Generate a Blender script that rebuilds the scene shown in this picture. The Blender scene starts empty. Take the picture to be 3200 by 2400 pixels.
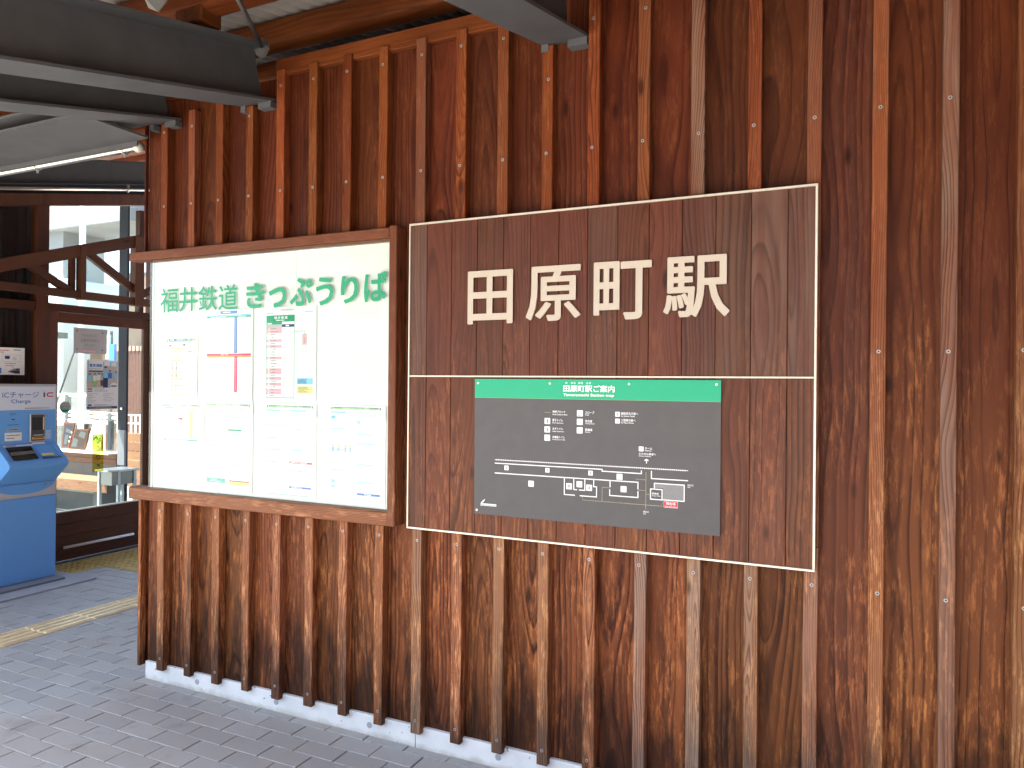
import bpy, bmesh, math, random
from mathutils import Vector, Matrix
random.seed(7)
S = bpy.context.scene
COL = S.collection
R = math.radians

# ------------------------------------------------------------------ camera
cam_d = bpy.data.cameras.new("camera")
cam = bpy.data.objects.new("camera", cam_d)
COL.objects.link(cam)
cam_d.sensor_width = 36.0
cam_d.lens = 2306.8 / 3200 * 36
cam_d.clip_start = 0.05
cam_d.clip_end = 600
yaw, pitch, roll = 0.440880, 0.001151, 0.009321
fw = Vector((-math.sin(yaw) * math.cos(pitch), math.cos(yaw) * math.cos(pitch), math.sin(pitch)))
rt = Vector((math.cos(yaw), math.sin(yaw), 0))
up = rt.cross(fw)
r2 = rt * math.cos(roll) + up * math.sin(roll)
u2 = -rt * math.sin(roll) + up * math.cos(roll)
M = Matrix((r2, u2, -fw)).transposed().to_4x4()
M.translation = Vector((0.8679, -2.4576, 1.44697))
cam.matrix_world = M
S.camera = cam

# ------------------------------------------------------------------ light
SUN_EL, SUN_AZ = 63.0, 240.0          # degrees; azimuth the sun stands at, measured from +y towards +x
w = bpy.data.worlds.new("World")
S.world = w
w.use_nodes = True
nt = w.node_tree
bg = nt.nodes["Background"]
sky = nt.nodes.new("ShaderNodeTexSky")
sky.sky_type = 'NISHITA'
sky.sun_disc = False
sky.sun_elevation = R(SUN_EL)
sky.sun_rotation = R(SUN_AZ)
sky.air_density = 0.95
sky.dust_density = 3.0
nt.links.new(sky.outputs[0], bg.inputs[0])
bg.inputs[1].default_value = 0.12
sl = bpy.data.lights.new("sun", 'SUN')
sl.energy = 4.6
sl.angle = R(0.55)
sl.color = (1.0, 0.95, 0.87)
so = bpy.data.objects.new("sun", sl)
COL.objects.link(so)
sd = Vector((math.sin(R(SUN_AZ)) * math.cos(R(SUN_EL)), math.cos(R(SUN_AZ)) * math.cos(R(SUN_EL)), math.sin(R(SUN_EL))))
so.rotation_euler = (-sd).to_track_quat('-Z', 'Y').to_euler()
so.location = (0, -12, 14)

S.view_settings.view_transform = 'Standard'
S.view_settings.look = 'None'
S.view_settings.gamma = 1
S.view_settings.use_curve_mapping = False
S.view_settings.exposure = 2.85
S.cycles.use_denoising = True
S.cycles.max_bounces = 10
S.cycles.diffuse_bounces = 6
S.cycles.glossy_bounces = 4
S.cycles.transparent_max_bounces = 12
S.cycles.sample_clamp_indirect = 6

# ------------------------------------------------------------------ materials
def new_mat(name):
    m = bpy.data.materials.new(name)
    m.use_nodes = True
    n = m.node_tree
    return m, n, n.nodes["Principled BSDF"]

def N(n, kind, **kw):
    x = n.nodes.new(kind)
    for k, v in kw.items():
        setattr(x, k, v)
    return x

def math_node(n, op, a, b=None, c=None, clamp=False):
    x = n.nodes.new("ShaderNodeMath")
    x.operation = op
    x.use_clamp = clamp
    for i, v in enumerate((a, b, c)):
        if v is None:
            continue
        if isinstance(v, (int, float)):
            x.inputs[i].default_value = v
        else:
            n.links.new(v, x.inputs[i])
    return x.outputs[0]

def mix_col(n, fac, a, b, mode='MIX'):
    x = n.nodes.new("ShaderNodeMix")
    x.data_type = 'RGBA'
    x.blend_type = mode
    x.clamp_factor = True
    for sock, v in ((x.inputs[0], fac), (x.inputs[6], a), (x.inputs[7], b)):
        if isinstance(v, (int, float)):
            sock.default_value = v
        elif isinstance(v, tuple):
            sock.default_value = (v[0], v[1], v[2], 1)
        else:
            n.links.new(v, sock)
    return x.outputs[2]

def ramp(n, fac, stops, interp='LINEAR'):
    x = n.nodes.new("ShaderNodeValToRGB")
    cr = x.color_ramp
    cr.interpolation = interp
    while len(cr.elements) < len(stops):
        cr.elements.new(0.5)
    for e, (p, c) in zip(cr.elements, stops):
        e.position = p
        e.color = (c, c, c, 1) if isinstance(c, (int, float)) else (c[0], c[1], c[2], 1)
    n.links.new(fac, x.inputs[0])
    return x.outputs[0]

def noise(n, vec, scale, detail=3, rough=0.5, dim='3D', w=None, dist=0.0):
    x = n.nodes.new("ShaderNodeTexNoise")
    x.noise_dimensions = dim
    x.inputs["Scale"].default_value = scale
    x.inputs["Detail"].default_value = detail
    x.inputs["Roughness"].default_value = rough
    x.inputs["Distortion"].default_value = dist
    if vec is not None:
        n.links.new(vec, x.inputs["Vector"])
    return x.outputs["Fac"]

def vec_scale(n, v, s):
    x = n.nodes.new("ShaderNodeVectorMath")
    x.operation = 'MULTIPLY'
    n.links.new(v, x.inputs[0])
    x.inputs[1].default_value = s
    return x.outputs[0]

def vec_add(n, a, b):
    x = n.nodes.new("ShaderNodeVectorMath")
    x.operation = 'ADD'
    n.links.new(a, x.inputs[0])
    n.links.new(b, x.inputs[1])
    return x.outputs[0]

def wood_material(name, dark, light, pale, rings=95.0, worn=1.0, spec=0.4, rough=0.5, bump=0.35, contrast=1.0, sat_seed=True, foot=0.0):
    """Sawn board: rings of a log cut along local z, seeds from the object colour (r seed, g greying, b tone)."""
    m, n, b = new_mat(name)
    tc = N(n, "ShaderNodeTexCoord")
    oi = N(n, "ShaderNodeObjectInfo")
    sep = N(n, "ShaderNodeSeparateColor")
    n.links.new(oi.outputs["Color"], sep.inputs[0])
    seed, grey, tone = sep.outputs[0], sep.outputs[1], sep.outputs[2]
    sx = N(n, "ShaderNodeSeparateXYZ")
    n.links.new(tc.outputs["Object"], sx.inputs[0])
    off = N(n, "ShaderNodeCombineXYZ")
    s1 = math_node(n, 'MULTIPLY', seed, 37.3)
    s2 = math_node(n, 'MULTIPLY', seed, 71.9)
    s3 = math_node(n, 'MULTIPLY', seed, 113.7)
    for i, s in enumerate((s1, s2, s3)):
        n.links.new(s, off.inputs[i])
    P = vec_add(n, tc.outputs["Object"], off.outputs[0])
    # slow wander of the pith and of the cutting depth along the board
    wa = noise(n, vec_scale(n, P, (3.0, 3.0, 1.1)), 1.0, 2, 0.5)
    wb = noise(n, vec_scale(n, P, (1.5, 1.5, 0.62)), 1.0, 2, 0.45)
    wc = noise(n, vec_scale(n, P, (14.0, 14.0, 3.2)), 1.0, 2, 0.5)
    u0 = math_node(n, 'MULTIPLY', math_node(n, 'SUBTRACT', math_node(n, 'FRACT', s1), 0.5), 0.20)
    u = math_node(n, 'ADD', math_node(n, 'SUBTRACT', sx.outputs[0], u0), math_node(n, 'MULTIPLY', math_node(n, 'SUBTRACT', wa, 0.5), 0.07))
    d0 = math_node(n, 'MULTIPLY', math_node(n, 'FRACT', s2), 0.07)
    d = math_node(n, 'ADD', math_node(n, 'ADD', d0, sx.outputs[1]), math_node(n, 'MULTIPLY', math_node(n, 'SUBTRACT', wb, 0.5), 0.36))
    r = math_node(n, 'SQRT', math_node(n, 'ADD', math_node(n, 'MULTIPLY', u, u), math_node(n, 'MULTIPLY', d, d)))
    r = math_node(n, 'ADD', r, math_node(n, 'MULTIPLY', math_node(n, 'SUBTRACT', wc, 0.5), 0.012))
    ringd = math_node(n, 'MULTIPLY', math_node(n, 'ADD', 0.72, math_node(n, 'MULTIPLY', math_node(n, 'FRACT', s3), 0.55)), rings)
    ph = math_node(n, 'MULTIPLY', math_node(n, 'MULTIPLY', r, ringd), oi.outputs["Alpha"])
    # uneven ring widths
    rv = N(n, "ShaderNodeCombineXYZ")
    n.links.new(math_node(n, 'ADD', math_node(n, 'MULTIPLY', r, 40.0), s2), rv.inputs[0])
    ph = math_node(n, 'ADD', ph, math_node(n, 'MULTIPLY', noise(n, rv.outputs[0], 1.0, 2), 2.2))
    fr = math_node(n, 'FRACT', ph)
    ring = ramp(n, fr, [(0.0, 0.25), (0.10, 0.0), (0.45, 0.12), (0.74, 0.55), (0.90, 1.0), (1.0, 0.55)])
    ringamp = ramp(n, noise(n, vec_scale(n, P, (9, 9, 1.6)), 1.0, 2), [(0.3, 0.35), (0.62, 1.0)])
    ringc = math_node(n, 'MULTIPLY', math_node(n, 'MULTIPLY', ring, ringamp), contrast, clamp=True)
    fib = noise(n, vec_scale(n, P, (420, 420, 9)), 1.0, 3, 0.6)
    fib2 = noise(n, vec_scale(n, P, (95, 95, 3.0)), 1.0, 3, 0.6)
    blot = noise(n, vec_scale(n, P, (11, 11, 2.6)), 1.0, 4, 0.6)
    base = mix_col(n, ramp(n, blot, [(0.30, 0.15), (0.66, 1.0)]), dark, light)
    base = mix_col(n, math_node(n, 'MULTIPLY', ringc, 0.80), base, tuple(c * 0.33 for c in dark))
    base = mix_col(n, ramp(n, fib2, [(0.42, 0.0), (0.75, 0.55)]), base, tuple(0.55 * a + 0.45 * c for a, c in zip(dark, light)))
    # worn flecks where the stain has rubbed off to the pale wood
    fl = noise(n, vec_scale(n, P, (95, 95, 13)), 1.0, 4, 0.7)
    flm = noise(n, vec_scale(n, P, (16, 16, 3.3)), 1.0, 3, 0.55)
    fleck = math_node(n, 'MULTIPLY', ramp(n, fl, [(0.49, 0.0), (0.62, 1.0)]), ramp(n, flm, [(0.36, 0.0), (0.60, 1.0)]))
    geo = N(n, "ShaderNodeNewGeometry")
    gz = N(n, "ShaderNodeSeparateXYZ")
    n.links.new(geo.outputs["Position"], gz.inputs[0])
    zed = math_node(n, 'ADD', gz.outputs[2], math_node(n, 'MULTIPLY', math_node(n, 'SUBTRACT', blot, 0.5), 1.4))
    weather = ramp(n, math_node(n, 'MULTIPLY', zed, 0.3333), [(0.14, 1.0), (0.56, 0.10)])     # rain and hands reach the lower wall
    fleck = math_node(n, 'MULTIPLY', math_node(n, 'MULTIPLY', fleck, weather), worn, clamp=True)
    fleck = math_node(n, 'MULTIPLY', fleck, math_node(n, 'SUBTRACT', 1.0, math_node(n, 'MULTIPLY', ringc, 0.6)), clamp=True)
    base = mix_col(n, fleck, base, pale)
    # bleached general tone where weathered
    base = mix_col(n, math_node(n, 'MULTIPLY', weather, math_node(n, 'MULTIPLY', worn, 0.28)), base, mix_col(n, ringc, pale, dark))
    # splash-zone grime with an uneven edge
    if foot > 0:
        gnz = noise(n, vec_scale(n, P, (22, 22, 3.5)), 1.0, 4, 0.6)
        gr = ramp(n, math_node(n, 'SUBTRACT', gz.outputs[2], math_node(n, 'MULTIPLY', math_node(n, 'SUBTRACT', gnz, 0.47), 1.5)), [(0.05, 1.0), (0.42, 0.0)])
        base = mix_col(n, math_node(n, 'MULTIPLY', gr, foot), base, (0.012, 0.006, 0.004))
    # greyed by weather per piece
    gm = ramp(n, noise(n, vec_scale(n, P, (30, 30, 2.4)), 1.0, 3), [(0.35, 0.45), (0.65, 1.0)])
    gcol = mix_col(n, ringc, (0.26, 0.195, 0.145), (0.085, 0.055, 0.04))
    base = mix_col(n, math_node(n, 'MULTIPLY', grey, gm), base, gcol)
    # knots
    vo = N(n, "ShaderNodeTexVoronoi")
    vo.inputs["Scale"].default_value = 1.0
    n.links.new(vec_scale(n, P, (7.5, 7.5, 2.6)), vo.inputs["Vector"])
    kn = ramp(n, vo.outputs["Distance"], [(0.045, 1.0), (0.11, 0.0)])
    base = mix_col(n, math_node(n, 'MULTIPLY', kn, 0.75), base, tuple(c * 0.25 for c in dark))
    hsv = N(n, "ShaderNodeHueSaturation")
    n.links.new(base, hsv.inputs["Color"])
    hsv.inputs["Hue"].default_value = 0.5
    n.links.new(math_node(n, 'ADD', 0.4905, math_node(n, 'MULTIPLY', math_node(n, 'FRACT', math_node(n, 'MULTIPLY', seed, 517.3)), 0.0105)), hsv.inputs["Hue"])
    n.links.new(math_node(n, 'MULTIPLY', tone, 2.0), hsv.inputs["Value"])
    n.links.new(hsv.outputs[0], b.inputs["Base Color"])
    rr = math_node(n, 'ADD', rough - 0.08, math_node(n, 'MULTIPLY', fib2, 0.2))
    n.links.new(rr, b.inputs["Roughness"])
    b.inputs["Specular IOR Level"].default_value = spec
    bp = N(n, "ShaderNodeBump")
    bp.inputs["Strength"].default_value = bump
    bp.inputs["Distance"].default_value = 0.004
    h = math_node(n, 'ADD', math_node(n, 'MULTIPLY', ringc, -0.55), math_node(n, 'MULTIPLY', fib, 0.35))
    h = math_node(n, 'ADD', h, math_node(n, 'MULTIPLY', fib2, 0.4))
    n.links.new(h, bp.inputs["Height"])
    n.links.new(bp.outputs[0], b.inputs["Normal"])
    return m

W_BOARD = wood_material("stained_board_wood", (0.040, 0.0062, 0.0016), (0.086, 0.0198, 0.0052), (0.42, 0.160, 0.045), rings=66, foot=0.8, spec=0.15, worn=1.25)
W_BATTEN = wood_material("stained_batten_wood", (0.096, 0.0195, 0.0044), (0.172, 0.0445, 0.0106), (0.60, 0.29, 0.108), rings=140, foot=0.8, spec=0.14, worn=1.15)
W_PLANK = wood_material("sign_plank_wood", (0.062, 0.0148, 0.0056), (0.096, 0.0270, 0.0104), (0.36, 0.125, 0.038), rings=66, spec=0.22, rough=0.44, worn=1.1, contrast=0.9)
W_FRAME = wood_material("notice_frame_wood", (0.105, 0.0320, 0.0110), (0.175, 0.060, 0.0215), (0.52, 0.245, 0.105), rings=230, worn=1.35, spec=0.2)
W_JOIN = wood_material("joinery_wood", (0.062, 0.0190, 0.0080), (0.105, 0.037, 0.0150), (0.20, 0.085, 0.035), rings=140, worn=0.35, contrast=0.6, spec=0.2)
W_ROOF = wood_material("roof_timber_wood", (0.070, 0.0155, 0.0034), (0.175, 0.050, 0.0115), (0.40, 0.16, 0.05), rings=60, worn=0.3, contrast=0.7, spec=0.15)
W_SUN = wood_material("pale_plank_wood", (0.15, 0.065, 0.028), (0.22, 0.105, 0.045), (0.36, 0.20, 0.10), rings=130, worn=0.6, contrast=0.7)

def plain(name, col, rough=0.5, spec=0.5, metal=0.0, grain=None, var=0.0, bump=0.0, coat=0.0):
    """Painted or moulded surface with slight mottling; grain = noise scale, var = strength."""
    m, n, b = new_mat(name)
    b.inputs["Roughness"].default_value = rough
    b.inputs["Metallic"].default_value = metal
    b.inputs["Specular IOR Level"].default_value = spec
    b.inputs["Coat Weight"].default_value = coat
    tc = N(n, "ShaderNodeTexCoord")
    if grain:
        f = noise(n, tc.outputs["Object"], grain, 5, 0.6)
        lo = tuple(c * (1 - var) for c in col)
        hi = tuple(min(1, c * (1 + var)) for c in col)
        n.links.new(mix_col(n, ramp(n, f, [(0.3, 0.0), (0.7, 1.0)]), lo, hi), b.inputs["Base Color"])
        if bump:
            bp = N(n, "ShaderNodeBump")
            bp.inputs["Strength"].default_value = bump
            bp.inputs["Distance"].default_value = 0.003
            n.links.new(noise(n, tc.outputs["Object"], grain * 6, 4, 0.6), bp.inputs["Height"])
            n.links.new(bp.outputs[0], b.inputs["Normal"])
    else:
        b.inputs["Base Color"].default_value = (*col, 1)
    return m

STEEL = plain("grey_painted_steel", (0.084, 0.085, 0.090), 0.55, 0.12, grain=7, var=0.12, bump=0.03)
GALV = plain("galvanised_pipe", (0.62, 0.60, 0.56), 0.28, 0.5, metal=0.9, grain=18, var=0.08)
ROD = plain("dull_grey_rod", (0.16, 0.15, 0.145), 0.55, 0.4, grain=40, var=0.2)
SCREW = plain("screw_steel", (0.34, 0.34, 0.33), 0.45, 0.5, metal=0.5)
SCREW_D = plain("screw_recess", (0.03, 0.03, 0.03), 0.6)
ALU = plain("cream_aluminium_trim", (0.70, 0.64, 0.52), 0.34, 0.5, metal=0.45, grain=30, var=0.06)
CREAM = plain("cream_letter_paint", (0.50, 0.432, 0.345), 0.5, 0.4, grain=20, var=0.03)
WHITE = plain("white_paper", (0.86, 0.86, 0.84), 0.6, 0.3)
BOARDW = plain("white_backing", (0.84, 0.83, 0.785), 0.5, 0.3, grain=5, var=0.015)
GREEN_L = plain("green_vinyl", (0.006, 0.285, 0.135), 0.4, 0.5)
ROOFM = plain("corrugated_roof_grey", (0.34, 0.31, 0.29), 0.6, 0.4, grain=9, var=0.1)
SIGN_G = plain("map_green", (0.004, 0.36, 0.180), 0.42, 0.45, grain=14, var=0.03)
SIGN_D = plain("map_charcoal", (0.084, 0.077, 0.076), 0.55, 0.45, grain=16, var=0.06)
P_WHITE = plain("print_white", (0.85, 0.85, 0.83), 0.5, 0.3)
P_BLACK = plain("print_black", (0.03, 0.03, 0.035), 0.6, 0.3)
P_GREY = plain("print_grey", (0.30, 0.30, 0.31), 0.6, 0.3)
P_PALE = plain("print_pale_grey", (0.52, 0.52, 0.52), 0.6, 0.3)
P_RED = plain("print_red", (0.62, 0.03, 0.04), 0.5, 0.3)
P_CRIM = plain("print_crimson", (0.75, 0.05, 0.16), 0.5, 0.3)
P_PINK = plain("print_pink", (0.80, 0.42, 0.47), 0.5, 0.3)
P_BLUE = plain("print_blue", (0.05, 0.16, 0.50), 0.5, 0.3)
P_NAVY = plain("print_navy", (0.02, 0.035, 0.14), 0.5, 0.3)
P_CYAN = plain("print_light_blue", (0.28, 0.60, 0.80), 0.5, 0.3)
P_YEL = plain("print_yellow", (0.80, 0.72, 0.28), 0.5, 0.3)
P_ORANGE = plain("print_orange", (0.75, 0.38, 0.10), 0.5, 0.3)
P_GREEN = plain("print_green", (0.02, 0.33, 0.16), 0.5, 0.3)
P_LIME = plain("print_lime", (0.36, 0.62, 0.24), 0.5, 0.3)
P_TEAL = plain("print_teal", (0.12, 0.45, 0.38), 0.5, 0.3)
P_PURPLE = plain("print_purple", (0.12, 0.06, 0.30), 0.5, 0.3)
P_SKIN = plain("print_peach", (0.72, 0.47, 0.33), 0.5, 0.3)
P_BROWN = plain("print_brown", (0.16, 0.08, 0.05), 0.5, 0.3)
M_BLUE = plain("machine_blue", (0.150, 0.405, 0.82), 0.42, 0.45, grain=120, var=0.05)
M_SIDE = plain("machine_side_blue", (0.30, 0.55, 0.85), 0.45, 0.45)
M_WHITE = plain("machine_fascia", (0.68, 0.74, 0.84), 0.45, 0.45)
M_TRIM = plain("machine_grey_trim", (0.52, 0.52, 0.52), 0.4, 0.45)
M_DARK = plain("machine_dark_metal", (0.10, 0.10, 0.10), 0.35, 0.5, metal=0.4)
BLACKG = plain("black_screen", (0.006, 0.006, 0.008), 0.08, 0.5)
CONC = plain("pale_concrete_slab", (0.36, 0.37, 0.38), 0.7, 0.3, grain=10, var=0.1, bump=0.1)
TACT = plain("yellow_tactile_paint", (0.80, 0.64, 0.35), 0.26, 0.6, grain=14, var=0.12)
TACT2 = plain("worn_ochre_tactile", (0.44, 0.31, 0.085), 0.4, 0.5, grain=12, var=0.25)
DARKIN = plain("dark_interior", (0.012, 0.013, 0.015), 0.6, 0.3)
ROOM_SHADE = plain("room_shade", (0.016, 0.018, 0.022), 0.8, 0.2, grain=8, var=0.3)
WMETAL = plain("white_metal", (0.75, 0.77, 0.80), 0.4, 0.5)
SLATE = plain("slate_grey_metal", (0.022, 0.028, 0.038), 0.6, 0.10, grain=6, var=0.12)
BOXG = plain("grey_box_plastic", (0.16, 0.18, 0.21), 0.5, 0.4)
FENCEB = plain("brown_fence_metal", (0.115, 0.055, 0.040), 0.55, 0.4, grain=14, var=0.15)
WALLC = plain("cream_render", (0.42, 0.32, 0.23), 0.8, 0.2, grain=3, var=0.06)
HOUSEW = plain("pale_house_wall", (0.34, 0.37, 0.40), 0.8, 0.2, grain=2, var=0.05)
HOUSER = plain("blue_grey_roof", (0.17, 0.21, 0.25), 0.7, 0.3)
CONCW = plain("shade_toned_concrete", (0.20, 0.21, 0.215), 0.85, 0.2, grain=1.3, var=0.14, bump=0.1)  # concrete darkened in colour to stand for the beam's shaded face
TR_BLUE = plain("tram_blue", (0.02, 0.20, 0.62), 0.3, 0.5)
RGREY = plain("grey_kickboard", (0.13, 0.135, 0.13), 0.6, 0.3, grain=6, var=0.15)
REFL_Y = plain("reflection_yellow", (0.55, 0.52, 0.06), 0.5, 0.3)
LACQ = plain("white_table_lacquer", (0.55, 0.60, 0.60), 0.3, 0.5)

# pavers, plinth, ground
def paver_material(name, joint=False):
    m, n, b = new_mat(name)
    tc = N(n, "ShaderNodeTexCoord")
    oi = N(n, "ShaderNodeObjectInfo")
    geo = N(n, "ShaderNodeNewGeometry")
    f = noise(n, geo.outputs["Position"], 260, 3, 0.7)
    g = noise(n, geo.outputs["Position"], 2.1, 4, 0.6)
    c = mix_col(n, ramp(n, oi.outputs["Random"], [(0, 0), (1, 1)]), (0.350, 0.362, 0.352), (0.430, 0.442, 0.428))
    c = mix_col(n, ramp(n, g, [(0.42, 0.0), (0.62, 0.8)]), c, (0.385, 0.365, 0.330))
    c = mix_col(n, ramp(n, f, [(0.35, 0.30), (0.65, 0.0)]), c, (0.21, 0.21, 0.215))
    sp = noise(n, geo.outputs["Position"], 38, 2, 0.5)
    c = mix_col(n, ramp(n, sp, [(0.735, 0.0), (0.76, 0.5)]), c, (0.5, 0.5, 0.5))
    st = noise(n, geo.outputs["Position"], 5.0, 4, 0.6)
    c = mix_col(n, ramp(n, st, [(0.60, 0.0), (0.74, 0.45)]), c, (0.17, 0.16, 0.15))
    n.links.new(c, b.inputs["Base Color"])
    b.inputs["Roughness"].default_value = 0.55
    b.inputs["Specular IOR Level"].default_value = 0.45
    bp = N(n, "ShaderNodeBump")
    bp.inputs["Strength"].default_value = 0.12
    bp.inputs["Distance"].default_value = 0.002
    n.links.new(f, bp.inputs["Height"])
    n.links.new(bp.outputs[0], b.inputs["Normal"])
    return m
PAVER = paver_material("grey_paver")
SANDJ = plain("sand_joint", (0.13, 0.125, 0.118), 0.9, 0.1, grain=40, var=0.5)
PLAZA = plain("sunlit_plaza", (0.40, 0.37, 0.32), 0.85, 0.2, grain=0.6, var=0.12)

def plinth_material():
    m, n, b = new_mat("white_cement_plinth")
    tc = N(n, "ShaderNodeTexCoord")
    f = noise(n, tc.outputs["Object"], 6, 5, 0.6)
    c = mix_col(n, ramp(n, f, [(0.3, 0), (0.7, 1)]), (0.62, 0.655, 0.64), (0.76, 0.795, 0.77))
    pit = noise(n, tc.outputs["Object"], 55, 2, 0.5)
    pm = ramp(n, pit, [(0.70, 0.0), (0.735, 0.75)])
    c = mix_col(n, pm, c, (0.16, 0.15, 0.13))
    sx = N(n, "ShaderNodeSeparateXYZ")
    n.links.new(tc.outputs["Object"], sx.inputs[0])
    low = noise(n, vec_scale(n, tc.outputs["Object"], (18, 18, 18)), 1, 4, 0.6)
    lm = ramp(n, math_node(n, 'ADD', sx.outputs[2], math_node(n, 'MULTIPLY', low, 0.05)), [(0.022, 0.55), (0.047, 0.0)])
    c = mix_col(n, lm, c, (0.30, 0.29, 0.19))
    n.links.new(c, b.inputs["Base Color"])
    b.inputs["Roughness"].default_value = 0.75
    bp = N(n, "ShaderNodeBump")
    bp.inputs["Strength"].default_value = 0.3
    bp.inputs["Distance"].default_value = 0.003
    n.links.new(math_node(n, 'SUBTRACT', f, pm), bp.inputs["Height"])
    n.links.new(bp.outputs[0], b.inputs["Normal"])
    return m
PLINTH = plinth_material()

def glass_material(name, tint=(0.93, 0.96, 0.95), refl=1.0):
    m = bpy.data.materials.new(name)
    m.use_nodes = True
    n = m.node_tree
    n.nodes.clear()
    out = N(n, "ShaderNodeOutputMaterial")
    tr = N(n, "ShaderNodeBsdfTransparent")
    tr.inputs[0].default_value = (*tint, 1)
    gl = N(n, "ShaderNodeBsdfGlossy")
    gl.inputs["Roughness"].default_value = 0.015
    geo = N(n, "ShaderNodeNewGeometry")
    dt = N(n, "ShaderNodeVectorMath", operation='DOT_PRODUCT')
    n.links.new(geo.outputs["Normal"], dt.inputs[0])
    n.links.new(geo.outputs["Incoming"], dt.inputs[1])
    cosv = math_node(n, 'ABSOLUTE', dt.outputs["Value"])
    schl = math_node(n, 'ADD', 0.035, math_node(n, 'MULTIPLY', 0.965, math_node(n, 'POWER', math_node(n, 'SUBTRACT', 1.0, cosv, clamp=True), 5.0)))
    tc = N(n, "ShaderNodeTexCoord")
    bp = N(n, "ShaderNodeBump")
    bp.inputs["Strength"].default_value = 0.02
    n.links.new(noise(n, tc.outputs["Object"], 2.5, 2), bp.inputs["Height"])
    n.links.new(bp.outputs[0], gl.inputs["Normal"])
    mx = N(n, "ShaderNodeMixShader")
    n.links.new(math_node(n, 'MULTIPLY', schl, refl, clamp=True), mx.inputs[0])
    n.links.new(tr.outputs[0], mx.inputs[1])
    n.links.new(gl.outputs[0], mx.inputs[2])
    n.links.new(mx.outputs[0], out.inputs[0])
    return m
GLASS = glass_material("window_glass")
GLASS_G = glass_material("greenish_door_glass", (0.90, 0.95, 0.94), 1.2)

# ------------------------------------------------------------------ builders
def link(o, parent=None):
    COL.objects.link(o)
    if parent is not None:
        o.parent = parent
    return o

def thing(name, label, cat, loc=(0, 0, 0), group=None, kind=None):
    o = bpy.data.objects.new(name, None)
    o.empty_display_size = 0.05
    COL.objects.link(o)
    o.location = loc
    o["label"] = label
    o["category"] = cat
    if group:
        o["group"] = group
    if kind:
        o["kind"] = kind
    return o

def tag(o, label, cat, group=None):
    o["label"] = label
    o["category"] = cat
    if group:
        o["group"] = group
    return o

def wpos(o):
    p = Vector((0, 0, 0))
    while o is not None:
        p += o.location
        o = o.parent
    return p

class MB:
    """Collects shapes in world coordinates; build() links them as one mesh object."""
    def __init__(self):
        self.bm = bmesh.new()
    def poly(self, pts):
        vs = [self.bm.verts.new(p) for p in pts]
        return self.bm.faces.new(vs)
    def box(self, x0, x1, y0, y1, z0, z1, bev=0.0):
        bm = bmesh.new()
        bmesh.ops.create_cube(bm, size=1.0)
        for v in bm.verts:
            v.co = Vector(((x0 + x1) / 2 + v.co.x * (x1 - x0), (y0 + y1) / 2 + v.co.y * (y1 - y0), (z0 + z1) / 2 + v.co.z * (z1 - z0)))
        if bev:
            bmesh.ops.bevel(bm, geom=bm.edges[:], offset=bev, segments=1 if bev < 0.004 else 2, affect='EDGES', profile=0.5)
        self.merge(bm)
        return self
    def merge(self, bm):
        me = bpy.data.meshes.new("tmp")
        bm.to_mesh(me)
        bm.free()
        self.bm.from_mesh(me)
        bpy.data.meshes.remove(me)
    def prism(self, pts2, axis, a0, a1, bev=0.0):
        """2-D outline extruded along axis: 'x' pts are (y,z), 'y' pts are (x,z), 'z' pts are (x,y)."""
        def P(p, a):
            return {'x': (a, p[0], p[1]), 'y': (p[0], a, p[1]), 'z': (p[0], p[1], a)}[axis]
        bm = bmesh.new()
        A = [bm.verts.new(P(p, a0)) for p in pts2]
        B = [bm.verts.new(P(p, a1)) for p in pts2]
        n = len(pts2)
        bm.faces.new(A)
        bm.faces.new(B[::-1])
        for i in range(n):
            bm.faces.new((A[i], B[i], B[(i + 1) % n], A[(i + 1) % n]))
        bmesh.ops.recalc_face_normals(bm, faces=bm.faces[:])
        if bev:
            bmesh.ops.bevel(bm, geom=bm.edges[:], offset=bev, segments=2, affect='EDGES', profile=0.5)
        self.merge(bm)
        return self
    def tube(self, p0, p1, r, seg=12, r1=None):
        p0, p1 = Vector(p0), Vector(p1)
        d = p1 - p0
        bm = bmesh.new()
        bmesh.ops.create_cone(bm, cap_ends=True, segments=seg, radius1=r, radius2=r if r1 is None else r1, depth=d.length)
        q = d.to_track_quat('Z', 'Y').to_matrix().to_4x4()
        bmesh.ops.transform(bm, matrix=Matrix.Translation((p0 + p1) / 2) @ q, verts=bm.verts[:])
        self.merge(bm)
        return self
    def beam(self, p0, p1, prof):
        """Profile [(side, up)] swept from p0 to p1; up stays in the vertical plane of the beam."""
        p0, p1 = Vector(p0), Vector(p1)
        d = (p1 - p0).normalized()
        side = d.cross(Vector((0, 0, 1))).normalized()
        upv = side.cross(d)
        bm = bmesh.new()
        A = [bm.verts.new(p0 + side * s + upv * u) for s, u in prof]
        B = [bm.verts.new(p1 + side * s + upv * u) for s, u in prof]
        n = len(prof)
        bm.faces.new(A)
        bm.faces.new(B[::-1])
        for i in range(n):
            bm.faces.new((A[i], B[i], B[(i + 1) % n], A[(i + 1) % n]))
        bmesh.ops.recalc_face_normals(bm, faces=bm.faces[:])
        self.merge(bm)
        return self
    def build(self, name, mat, parent=None, smooth=False):
        o = wpos(parent)
        for v in self.bm.verts:
            v.co -= o
        me = bpy.data.meshes.new(name)
        self.bm.to_mesh(me)
        self.bm.free()
        me.materials.append(mat)
        if smooth:
            for p in me.polygons:
                p.use_smooth = True
        return link(bpy.data.objects.new(name, me), parent)

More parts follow.
